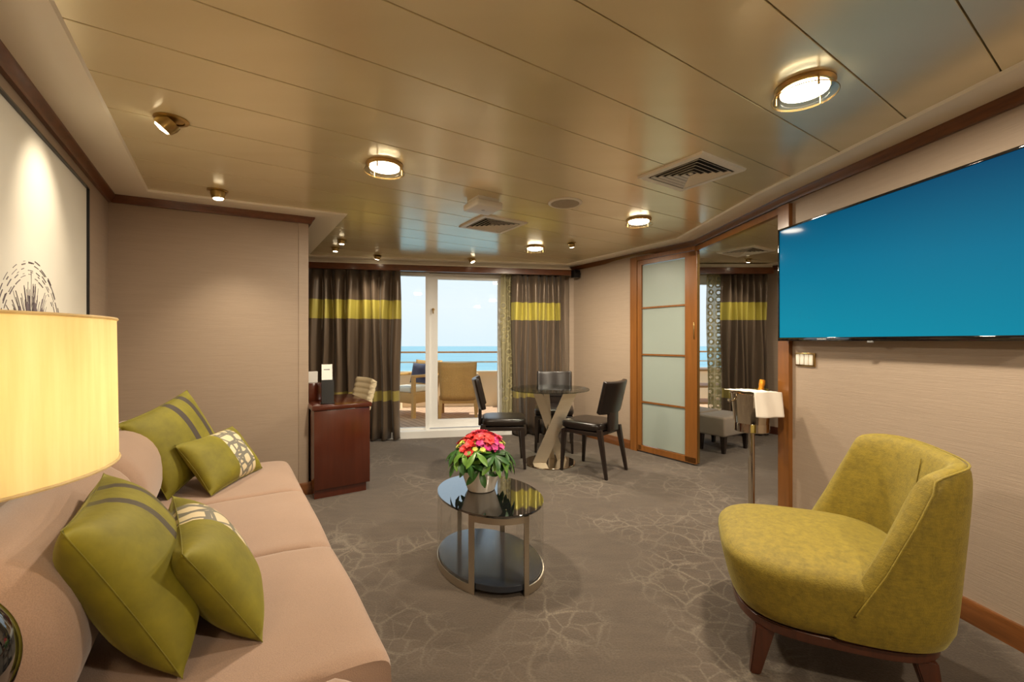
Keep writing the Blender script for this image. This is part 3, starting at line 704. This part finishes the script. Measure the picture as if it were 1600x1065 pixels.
for i in range(26):
    a = 2*pi*i/26+rnd.uniform(-.1,.1); el_ = rnd.uniform(-.05,.75); r = .125*cos(el_*.6)
    putp(rs[i%2 if el_>.2 else 0], (r*cos(a), r*sin(a), .155+.12*el_), (cos(a),sin(a),.75+el_), rnd.uniform(0,6))
for i in range(64):
    g = i*2.39996; rr = sqrt((i+.5)/64); x = .115*rr*cos(g); y = .115*rr*sin(g); z = .20+.115*sqrt(max(0,1-rr*rr*.85))+rnd.uniform(-.012,.008)
    if x < -.03 and rr > .5: p_ = bs[rnd.choice((0,0,3))]
    elif rr < .62 : p_ = bs[rnd.choice((1,1,1,0))]
    elif y < 0 and x > 0 and rr > .75: p_ = bs[rnd.choice((2,2,3))]
    else: p_ = bs[rnd.choice((0,0,2,3,1))]
    putp(p_, (x,y,z), (x*5,y*5,.5), rnd.uniform(0,6))
stf = MB()
for i in range(26): 
    a = rnd.uniform(0,2*pi); r = rnd.uniform(.02,.1); stf.cyl((r*.5*cos(a),r*.5*sin(a),.11),(r*cos(a),r*sin(a),.21+.03*rnd.random()),.0025,seg=6)
stf.build('stem', LEAF, fp)

fp.scale = (1.13,1.13,.96)
# ---------------------------------------------------------------- dining set
dt = thing('dining_table', 'round glass dining table on crossed steel legs between leather chairs', 'table', (.372,4.30,0))
MB().lathe([(0,.722),(.388,.722),(.39,.727),(.388,.732),(0,.732)], seg=80).build('table_top', pane('table_glass',(.78,.82,.79,1)), dt)
MB().lathe([(0,0),(.252,0),(.255,.006),(.252,.014),(0,.014)], seg=64).build('base_plate', CHROME, dt)
def slab(p0, p1, w_, t_):   # wide flat band leaning from floor to top
    b = MB(); p0 = Vector(p0); p1 = Vector(p1); n = Vector((p1.y-p0.y, -(p1.x-p0.x), 0)); 
    n = Vector((0,1,0)) if n.length < .01 else n.normalized()
    dx = Vector((1,0,0)).normalized()
    e = b.bm; V = []
    for p in (p0,p1):
        for i,j in ((-1,-1),(1,-1),(1,1),(-1,1)): V.append(e.verts.new(p+Vector((i*w_/2,j*t_/2,0))))
    e.faces.new(V[:4][::-1]); e.faces.new(V[4:])
    for i in range(4): e.faces.new((V[i],V[(i+1)%4],V[4+(i+1)%4],V[4+i]))
    bmesh.ops.recalc_face_normals(e, faces=e.faces); return b
slab((-.105,-.06,.014),(.215,-.02,.722),.13,.012).build('leg', STEEL, dt, smooth=0)
slab((.125,.03,.014),(-.13,.00,.722),.09,.012).build('leg', STEEL, dt, smooth=0)
slab((.03,.12,.014),(-.03,.07,.722),.06,.012).build('leg', STEEL, dt, smooth=0)
MB().box((.012,-.01,.36),(.05,.05,.05),bev=.004).build('connector', CHROME, dt)
def dchair(label, x, y, face, first=None, group=None):
    """face = angle (degrees) of the direction the sitter looks."""
    rz = radians(face)-pi/2
    if first: return dup(first, None, (x,y,0), rz, label)
    t = thing('dining_chair', label, 'chair', (x,y,0), rz)
    def st(a,b):
        u=2*pi*a; e=.35; cx_=math.copysign(abs(cos(u))**e,cos(u)); sy_=math.copysign(abs(sin(u))**e,sin(u)); v=(b-.5)*pi; ez=.45
        r=math.copysign(abs(cos(v))**ez,cos(v)); return Vector((cx_*r*.215, sy_*r*.21+.01, .435+.043*math.copysign(abs(sin(v))**ez,sin(v))))
    MB().grid(st,36,14,closeu=True).build('seat', LEATHER, t, smooth=60)
    MB().box((0,0,.378),(.40,.39,.035),bev=.004).build('seat_frame', DARKW, t)
    def bf(s):
        def fn(a,b):
            x_=(2*a-1)*.20; z=.55+.29*b+.008*(x_/.2)**2; y=-.215-.07*b+ .055*(x_/.2)**2*.7 + s
            return Vector((x_,y,z))
        return fn
    o=MB().grid(bf(0),14,8).build('backrest', LEATHER, t, smooth=60); md=o.modifiers.new('t','SOLIDIFY'); md.thickness=.045; md.offset=0; bv=o.modifiers.new('b','BEVEL'); bv.width=.012; bv.segments=3
    nk=MB(); nk.box((0,-.222,.50),(.17,.03,.22),bev=.008); nk.build('back_support', DARKW, t)
    for sx in (-1,1):
        MB().bar((sx*.195,.20,0),(sx*.185,.175,.39),.024,.024,.042,.042,bev=.003).build('leg', DARKW, t)
        MB().bar((sx*.195,-.26,0),(sx*.18,-.185,.42),.024,.026,.042,.046,bev=.003).build('leg', DARKW, t)
    return t
ch = dchair('dark leather dining chair left of the glass table, nearest the balcony door', -.09, 4.26, 3)
ch2 = dchair('dark leather dining chair right of the glass table with its back towards the door', .74, 4.07, 140, ch)
ch3 = dchair('dark leather dining chair behind the glass table against the curtain', .47, 4.86, 264, ch)

# ---------------------------------------------------------------- armchair
AX, AY = 1.215, 1.715; ff = Vector((-.93,.37)).normalized(); rz = atan2(ff.y, ff.x)-pi/2
ac = thing('armchair', 'chartreuse chenille tub armchair with curved back below the television', 'armchair', (AX,AY,0), rz)
def plan(phi, hx, hy, e=.64):
    return math.copysign(abs(sin(phi))**e,sin(phi))*hx, -math.copysign(abs(cos(phi))**e,cos(phi))*hy
sec = [(0,0),(.2,0),(.45,0),(.75,0),(.93,.003),(.985,.014),(1.0,.035),(.985,.058),(.93,.075),(.7,.085),(.4,.09),(.0,.09)]
def backf(a,b):
    n = len(sec); q = b*n; i = int(q+1e-6)%n; zf, ins = sec[i]
    t = 2*a-1; endk = max(0,(abs(t)-.93)/.07)
    phm = radians(96-30*zf**1.4)
    phi = t*phm
    fl = 1+.10*zf
    hx, hy = .335*fl, .345*(1+.13*zf)
    x0_, y0_ = plan(phi,hx,hy); x1_, y1_ = plan(phi,hx-.09,hy-.09)
    k = ins/.09; 
    if endk > 0: kk = .5; k = k+(kk-k)*endk**2*.75
    zt = .20 + zf*(.61-.035*abs(t)**6)
    if endk > 0: zt -= .03*endk**2*zf
    return Vector((x0_+(x1_-x0_)*k, y0_+(y1_-y0_)*k, zt))
MB().grid(backf, 49, len(sec), closev=True, cap=True).build('backrest', CHEN, ac, smooth=80, sub=1)
def seatf(a,b):
    u=2*pi*a; e=.58; cx_=math.copysign(abs(cos(u))**e,cos(u)); sy_=math.copysign(abs(sin(u))**e,sin(u)); v=(b-.5)*pi; ez=.36
    r=math.copysign(abs(cos(v))**ez,cos(v)); sv=math.copysign(abs(sin(v))**ez,sin(v))
    y = sy_*r*(.315)+.03; z=.315+.125*sv + (.018 if sv>0 else 0)*r*0
    flare = 1+.03*sv
    return Vector((cx_*r*.325*flare, y*flare + (.02*sv if sy_>0 else 0), z + (.03*(1-r*r) if sv>0 else 0)))
MB().grid(seatf,56,24,closeu=True).build('seat', CHEN, ac, smooth=80)
pl = MB(); pts=[]
for i in range(48):
    u=2*pi*i/48; e=.62; pts.append((math.copysign(abs(cos(u))**e,cos(u))*.298, math.copysign(abs(sin(u))**e,sin(u))*.312+.0))
pl.prism(pts,.17,.205,.004).build('base_frame', WALNUT, ac)
for sx,sy in ((-1,1),(1,1),(-1,-1),(1,-1)):
    MB().bar((sx*.245,sy*.26,0),(sx*.225,sy*.225,.172),.034,.034,.062,.062,bev=.004).build('leg', WALNUT, ac)
sm = MB(); sm.tube([backf(.5,k/12.)+Vector((0,.001,0)) for k in (8,9,10)], .0018, 6); sm.build('seam', CHEN, ac)
pp = [backf(.018,k/12.) for k in (1,2,3,4)]+[backf(.018+.964*i/40,5/12.)+Vector((0,0,.001)) for i in range(41)]+[backf(.982,k/12.) for k in (4,3,2,1)]
MB().tube(pp, .0035, 8).build('piping', CHEN, ac, smooth=80)

# ---------------------------------------------------------------- television + switches
t0 = Vector((1.755,2.865)); t1 = Vector((1.93,1.40)); dv = (t1-t0).normalized(); LT = 1.30; mid = t0+dv*LT/2
tv = thing('television', 'wide wall mounted television with plain teal screen above the armchair', 'television', (mid.x,mid.y,1.565), atan2(dv.y,dv.x))
MB().box((0,.032,0),(LT,.055,.728),bev=.006).build('casing', BLACKP, tv)
bz = MB()
for c_, sz in (((0,.0,.359),(LT,.012,.012)),((0,-.0,-.354),(LT,.012,.022)),((LT/2-.005,0,0),(.010,.012,.728)),((-LT/2+.005,0,0),(.010,.012,.728))): bz.box(c_,sz,bev=.002)
bz.build('bezel', BLACKG, tv)
MB().box((0,.002,.006),(LT-.018,.004,.70)).build('screen', SCREEN, tv, smooth=0)
MB().box((0,.066,.0),(.5,.02,.4)).build('wall_bracket', BLACKP, tv)
MB().box((0,-.004,-.369),(.03,.012,.010),bev=.002).build('sensor', plain('sensor_grey',lin(120,120,120),.3), tv)
def text(s, size, loc, rot, mat, parent, name='lettering', ext=.0005):
    c = bpy.data.curves.new(name,'FONT'); c.body = s; c.size = size; c.align_x='CENTER'; c.align_y='CENTER'; c.extrude = ext
    tmp = bpy.data.objects.new('tmp', c); C.objects.link(tmp)
    me = bpy.data.meshes.new_from_object(tmp); bpy.data.objects.remove(tmp)
    me.materials.clear(); me.materials.append(mat); o = bpy.data.objects.new(name, me); C.objects.link(o); o.parent = parent; o.location = loc; o.rotation_euler = rot; return o
text('SAMSUNG', .014, (-.30,-.0068,-.354), (pi/2,0,0), plain('silver_print',lin(200,200,200),.4), tv)
sx_, sy_ = along(J, TVD, .19, .0)
sx_, sy_ = along(J, TVD, .135, .0)
sw = thing('light_switch_panel', 'brushed brass plate of four white rocker switches below the television', 'light switch', (sx_,sy_,1.083), atan2(TVD.y,TVD.x))
MB().box((0,-.006,0),(.155,.010,.085),bev=.003).build('plate', BRASS, sw)
for i in range(4): MB().box((-.052+.0345*i,-.013,0),(.028,.008,.066),bev=.003).build('rocker', WHITE, sw)

# ---------------------------------------------------------------- desk corner
ds = thing('desk', 'glossy mahogany desk beside the end of the sofa wall', 'desk', (-1.49,3.276,0), RB)
DW = .415
MB().box((DW/2,.34,.37),(DW,.68,.60),bev=.003).build('pedestal', MAHOG, ds); MB().box((DW/2-.01,.35,.035),(DW-.03,.66,.07)).build('plinth', MAHOG, ds)
dtp = MB(); dtp.box((DW/2+.0,.34,.69),(DW+.03,.70,.035),bev=.006); dtp.box((.11,1.15,.69),(.19,.98,.035),bev=.006); dtp.build('desk_top', MAHOG, ds)
MB().box((.11,1.60,.34),(.18,.03,.66)).build('side_panel', MAHOG, ds)
MB().box((.065,.42,.78),(.10,.16,.145),bev=.004).build('raised_ledge', MAHOG, ds)
def onb(o, x, y, z):
    p = Vector((-1.49,3.276,0)) + Vector((B.x*x+A.x*y, B.y*x+A.y*y, z)); return p
hp = onb(0,.115,.10,.7085)
lh = thing('leaflet_holder', 'black leaflet holder with printed white leaflets standing on the desk', 'leaflet holder', hp, RB-.15)
Rx = Matrix.Rotation(radians(-12),3,'X')
ho = MB(); ho.box((0,-.012,.095),(.088,.004,.185),rot=Rx); ho.box((0,.040,.105),(.088,.004,.20),rot=Rx); ho.box((-.043,.014,.095),(.003,.052,.17),rot=Rx); ho.box((.043,.014,.095),(.003,.052,.17),rot=Rx); ho.box((0,.01,.004),(.10,.09,.008),bev=.002)
ho.build('holder', BLACKP, lh)
MB().box((-.004,.030,.19),(.078,.006,.235),rot=Rx).build('leaflets', PAPER, lh)
MB().box((-.006,.0425-.0005,.265),(.045,.0012,.006),rot=Rx).build('print', plain('print_grey',lin(90,90,100),.6), lh)
cp = onb(0,.03,.42,.853); cd = thing('folded_card', 'white folded card on the raised desk ledge against the wall edge', 'card', cp, RB)
MB().box((.03,0,.045),(.07,.004,.09),rot=Matrix.Rotation(.12,3,'X')).box((.03,.018,.045),(.07,.004,.09),rot=Matrix.Rotation(-.12,3,'X')).build('card', PAPER, cd)
# cream desk chair
dcx, dcy = -1.76, 4.45
dc = thing('desk_chair', 'cream ribbed leather desk chair tucked in behind the desk', 'chair', (dcx,dcy,0), radians(222)-pi/2)
for i in range(6):
    pass
def rib(a,b):
    z=.47+.34*b; x=(2*a-1)*(.20); y=-.20-.09*b+.03*(x/.2)**2 + .008*abs(sin(b*pi*6))
    return Vector((x,y,z))
o=MB().grid(rib,12,50).build('backrest', CREAML, dc, smooth=50); md=o.modifiers.new('t','SOLIDIFY'); md.thickness=.055; md.offset=-1
MB().box((0,.0,.45),(.42,.42,.07),bev=.025,seg=3).build('seat', CREAML, dc)
MB().cyl((0,0,.06),(0,0,.42),.025).build('column', CHROME, dc)
bs_=MB()
for k in range(5): a=2*pi*k/5; bs_.bar((.24*cos(a),.24*sin(a),.03),(0.02*cos(a),.02*sin(a),.07),.03,.03)
for k in range(5): a=2*pi*k/5; bs_.cyl((.24*cos(a),.24*sin(a),0.0),(.24*cos(a),.24*sin(a),.045),.02)
bs_.build('base', CHROME, dc)

# ---------------------------------------------------------------- champagne bucket on stand
KX, KY = 1.640, 2.98
st = thing('champagne_stand', 'slim steel champagne bucket stand before the bedroom doorway', 'stand', (KX,KY,0))
MB().lathe([(0,0),(.135,0),(.137,.006),(.12,.014),(.03,.02),(.02,.04),(0,.04)]).build('base', CHROME, st)
MB().cyl((0,0,.03),(0,0,.575),.021).build('pole', CHROME, st)
MB().lathe([(.0,.575),(.03,.575),(.104,.585),(.109,.59),(.109,.645),(.1055,.647),(.105,.593),(0,.588)]).build('cradle', CHROME, st)
bk = thing('champagne_bucket', 'polished steel champagne bucket with ball handles on its stand', 'ice bucket', (KX,KY,.5935))
MB().lathe([(0,0),(.098,0),(.103,.004),(.128,.245),(.135,.252),(.135,.256),(.127,.256),(.123,.245),(.098,.01),(0,.01)]).build('bucket', CHROME, bk)
for sx in (-1,1):
    h_=MB(); h_.cyl((sx*.122,0,.20),(sx*.145,0,.20),.009); h_.lathe([(0,-.014),(.010,-.01),(.014,0),(.010,.01),(0,.014)],(sx*.152,0,.20),16); h_.build('handle', CHROME, bk)
bt = thing('champagne_bottle', 'champagne bottle with gold foil top standing in the steel bucket', 'bottle', (KX+.045,KY+.03,.63), 0, rot=(0,radians(9),0))
MB().lathe([(0,0),(.038,0),(.042,.01),(.042,.14),(.03,.19),(.017,.22),(.016,.225)],(0,0,0)).build('bottle_body', BOTG, bt)
MB().lathe([(.018,.20),(.0185,.235),(.017,.262),(.0195,.268),(.0195,.285),(.017,.305),(.0,.308)],seg=20).build('foil', GOLDF, bt)
# towel draped over the rim: strip across the bucket hanging on both sides
def tow(a,b):
    # a along length, b across width
    wv_=(b-.5)*.165
    Ltot=.47; s_=a*Ltot; hang=.158; R=.14
    dirv=Vector((.05,-1)).normalized(); side=Vector((1,.05))
    # near hang -> over rim -> across top -> short hang on the far left
    if s_<hang: c2=R+.004+ .03*(1-s_/hang); z=.256-(hang-s_)+.012
    else:
        t=(s_-hang)/(Ltot-hang); c2=R-(t*.25); z=.266+.012*sin(t*pi)*0+.006*noise.noise(Vector((a*8,b*6,0)))-.004*t
        if t<.06: z=.256+.012*(t/.06)**.5
    bulge=.012*sin(b*pi*2.2+a*2)*(1 if s_<hang else .3)
    c2+=bulge if s_<hang else 0
    curve = -(wv_**2)*3.2*(1 if c2>.08 else max(0,c2/.08))
    tt=0 if s_<hang else (s_-hang)/(Ltot-hang)
    p=dirv*(c2+curve)+side*(wv_*(1.0+.1*(s_<hang))+.028-.075*tt)
    return Vector((p.x,p.y,z+(0 if s_>=hang else .0)))
tw=MB().grid(tow,46,16).build('towel', TOWEL, smooth=70); tw.location=(KX,KY,.594); md=tw.modifiers.new('t','SOLIDIFY'); md.thickness=.005; md.offset=1
tag(tw,'folded white linen towel draped over the champagne bucket','towel')

# ---------------------------------------------------------------- bedroom ottoman and lounge chair
ot = thing('ottoman', 'grey beige upholstered ottoman with dark tapered legs inside the bedroom doorway', 'ottoman', (2.36,4.86,0), RB)
MB().box((0,0,.285),(.52,.34,.21),bev=.025,seg=4).build('seat', GREYF, ot)
for sx in (-1,1):
    for sy in (-1,1): MB().bar((sx*.215,sy*.13,0),(sx*.215,sy*.13,.19),.03,.03,.055,.055).build('leg', DARKW, ot, smooth=0)
lc = thing('lounge_chair', 'grey upholstered lounge chair behind the ottoman, partly hidden by the frosted door', 'armchair', (2.105,5.225,0), RB)
MB().box((0,0,.29),(.52,.50,.21),bev=.025,seg=4).build('seat', GREYF, lc)
MB().box((-.21,.06,.44),(.11,.36,.15),bev=.045,seg=5).build('backrest', GREYF, lc)
for sx in (-1,1):
    for sy in (-1,1): MB().bar((sx*.22,sy*.2,0),(sx*.22,sy*.2,.19),.03,.03,.05,.05).build('leg', DARKW, lc, smooth=0)
tt_ = thing('teak_table', 'slatted teak table on the balcony seen through the bedroom window', 'outdoor table', (3.25,7.1,0))
for z in (.22,.48,.74): MB().box((0,0,z),(.70,.5,.03)).build('shelf', TEAK, tt_)
for sx in (-1,1):
    for sy in (-1,1): MB().box((sx*.33,sy*.23,.36),(.04,.04,.72)).build('leg', TEAK, tt_)

# ---------------------------------------------------------------- ceiling fittings
GD='round ceiling lamps with glass disc'
def clamp_(label, u, v, en=30, pos=None):
    x,y = pos or px(u,v,ZC); t = thing('ceiling_lamp', label, 'ceiling lamp', (x,y,ZC), .4)
    MB().lathe([(0,0),(.098,0),(.100,-.006),(.094,-.014),(.088,-.018),(.082,-.018),(.082,-.010),(0,-.012)]).build('rim', BRASS, t)
    MB().lathe([(0,-.012),(.078,-.012),(.079,-.024),(.06,-.031),(0,-.033)]).build('diffuser', LAMPW, t)
    MB().lathe([(.080,-.040),(.108,-.040),(.108,-.045),(.080,-.045),(.080,-.040)]).build('glass_ring', pane('ring_glass',(.98,.97,.93,1),refl=.5), t)
    MB().tube([(.108*cos(2*pi*i/40),.108*sin(2*pi*i/40),-.0425) for i in range(40)],.002,6,True).build('ring_edge', BRASS, t)
    for k in range(3):
        a=2*pi*k/3; MB().cyl((.094*cos(a),.094*sin(a),-.010),(.094*cos(a),.094*sin(a),-.049),.004,seg=10).build('stud', BRASS, t)
    light('lamp_light','AREA',(0,0,-.052),en,(1,.87,.68),t,shape='DISK',size=.15)
    return t
clamp_('large round glass disc ceiling lamp nearest the television', 1257,133)
clamp_('round glass disc ceiling lamp above the coffee table', 601,256)
clamp_('round glass disc ceiling lamp between the large vent and the frosted door', 998,342)
clamp_('small looking round glass disc ceiling lamp above the glass dining table', 836,385)
clamp_('added glass disc ceiling lamp behind the viewpoint lighting the foreground', 0,0,34,(1.3,-.2))  # extra lamp out of view, added to light the foreground
clamp_('added unseen glass disc ceiling lamp to brighten the bedroom', 0,0,26,(3.1,3.6))  # unseen lamp, put in to give the bedroom light
def spot(label, x, y, aim, en=12, r=.05, size=1.1):
    t = thing('spotlight', label, 'spotlight', (x,y,ZC))
    MB().lathe([(0,.0),(r*.9,0),(r,-.001),(r,-.004),(r*.75,-.007),(r*.72,-.002),(0,-.002)]).build('trim_ring', BRONZE, t)
    d = Vector(aim).normalized(); R = (-d).to_track_quat('Z','Y').to_matrix()
    k = r/.05
    MB().lathe([(.0,.0),(.034*k,-.004*k),(.035*k,-.020*k),(.030*k,-.040*k),(.026*k,-.042*k),(.024*k,-.03*k),(0,-.036*k)],(0,0,-.002),24,R).build('eyeball', BRONZE, t)
    MB().lathe([(0,-.036*k),(.025*k,-.038*k),(.022*k,-.046*k),(0,-.050*k)],(0,0,-.002),20,R).build('bulb', SPOTW, t)
    if en: light('spot_beam','SPOT',tuple(d*.062*k),en,(1,.85,.64),t,target=tuple(d*1.),spot_size=size,spot_blend=1.,shadow_soft_size=.02)
    return t
x,y=px(268,186,ZC); spot('brass eyeball spotlight tilted towards the large picture', x,y,(-.60,-.22,-.75),24,.064,1.25)
x,y=px(340,297,ZC); spot('brass eyeball spotlight close to the wall behind the sofa', x,y,(.08,.02,-1),40,.060,1.7)
x,y=px(534,374,ZC); spot('tiny brass spotlight above the desk, the right one of the pair', x,y,(0,0,-1),8,.046)
x,y=px(524,386,ZC); spot('tiny brass spotlight above the desk, the left one of the pair', x,y,(0,0,-1),8,.046)
spot('brass eyeball spotlight before the wide curtain behind the desk', -1.52,4.93,(-.3,.25,-1),24,.05,1.3)
spot('brass eyeball spotlight before the balcony door, twisted to the right', -.48,5.12,(.5,-.1,-1),12,.052,1.2)
x,y=px(893,379,ZC); spot('small brass spotlight above the dining chair by the frosted door', x,y,(.15,.3,-1),22,.046,1.5)
spot('small brass spotlight inside the bedroom before the curtain', 2.80,5.15,(.02,.3,-1),16,.042,1.3)
def vent(label, x, y, sz=.42, rz=RB):
    t = thing('air_vent', label, 'air vent', (x,y,ZC), rz)
    def sq(h0,h1,z0_,z1_):
        b=MB(); e=b.bm; r0=[e.verts.new((i*h0,j*h0,z0_)) for i,j in ((-1,-1),(1,-1),(1,1),(-1,1))]; r1=[e.verts.new((i*h1,j*h1,z1_)) for i,j in ((-1,-1),(1,-1),(1,1),(-1,1))]
        r2=[e.verts.new((v.co.x,v.co.y,v.co.z+.003)) for v in r0]; r3=[e.verts.new((v.co.x,v.co.y,v.co.z+.003)) for v in r1]
        for p,q in ((r0,r1),(r3,r2),(r2,r0),(r1,r3)):
            for i in range(4): e.faces.new((p[i],p[(i+1)%4],q[(i+1)%4],q[i]))
        bmesh.ops.recalc_face_normals(e,faces=e.faces); return b
    h=sz/2
    MB().box((0,0,-.001),(sz*.84,sz*.84,.001)).build('duct_shade', plain('duct_shade_paint',lin(40,34,26),.9), t, smooth=0)  # dark sheet: shade of a deep recess painted behind the louvres
    sq(h,h*.975,-.001,-.012).build('frame', COVE, t, smooth=0)
    sq(h*.975,h*.80,-.012,-.012).build('frame_face', COVE, t, smooth=0)
    for k in range(5):
        f0=.74-.14*k; sq(h*f0,h*(f0-.05),-.014,-.006).build('louvre', COVE, t, smooth=0)
    MB().box((0,0,-.006),(sz*.05,sz*.05,.006)).build('centre', COVE, t, smooth=0)
vent('large square louvred air vent nearest the television', 1.03,2.51)
vent('square louvred air vent just beyond the white ceiling box', -.16,3.62)
vent('square louvred air vent on the bedroom ceiling', 2.52,4.70)
wb = thing('wireless_access_point', 'square white plastic box mounted on the ceiling between vent and lamp', 'ceiling box', (-.20,3.00,ZC), RB)
MB().box((0,0,-.012),(.16,.16,.024)).build('mount', WHITE, wb); MB().box((0,0,-.047),(.205,.205,.045),bev=.014,seg=4).build('cover', WHITE, wb)
MB().cyl((0,0,-.0695),(0,0,-.071),.012).build('indicator', plain('indicator_grey',lin(190,186,176),.4), wb)
x,y=px(883,316,ZC); cs=thing('ceiling_speaker','round flat ceiling speaker grille right of the white box','speaker',(x,y,ZC))
MB().lathe([(0,0),(.118,0),(.118,-.006),(.108,-.012),(.100,-.010),(.100,-.006),(0,-.006)],seg=48).build('rim', COVE, cs); MB().lathe([(0,-.006),(.099,-.006),(.099,-.0085),(0,-.0085)],seg=48).build('grille', noisy('grille',lin(178,164,138),.6,(300,300,300),.3,.5), cs)
sx_,sy_=along(DC,(Vector(PO)-Vector(DC)).normalized(),.29,0.)
cm=thing('wall_speaker','small black speaker high on the wall right of the dining curtain','speaker',(sx_,sy_,2.055),atan2(PO[1]-DC[1],PO[0]-DC[0]))
MB().box((0,-.07,0),(.085,.09,.10),bev=.01).build('body', BLACKP, cm); MB().box((0,-.015,0),(.03,.04,.03)).build('bracket', BLACKP, cm)

# repeats share a group
GR = {'cushion':'velvet cushions on the sofa','dining_chair':'leather chairs round the glass table','ceiling_lamp':'glass disc ceiling lamps','spotlight':'brass ceiling spotlights',
      'air_vent':'louvred ceiling vents','curtain':'banded satin curtains','sheer_curtain':'patterned sheer curtains','wicker_armchair':'wicker armchairs on the balcony'}
for o in C.objects:
    k = o.name.split('.')[0]
    if not o.parent and k in GR and 'navy' not in o.get('label',''): o['group'] = GR[k]

# sub-parts: pieces that belong to one part of a thing
SUBS = {'piping':'cover','shade_trim':'lamp_shade','ink_drawing':'canvas','print':'leaflets','bulb':'eyeball','lettering':'bezel','sensor':'bezel','indicator':'cover',
        'ring_edge':'glass_ring','door_handle':'door_frame','rocker':'plate','grille':'rim','frame_face':'frame'}
for o in list(C.objects):
    k = o.name.split('.')[0]
    if k in SUBS and o.parent and o.parent.type == 'EMPTY':
        for q in o.parent.children:
            if q.name.split('.')[0] == SUBS[k] and q.location.length < 1e-6: o.parent = q; break
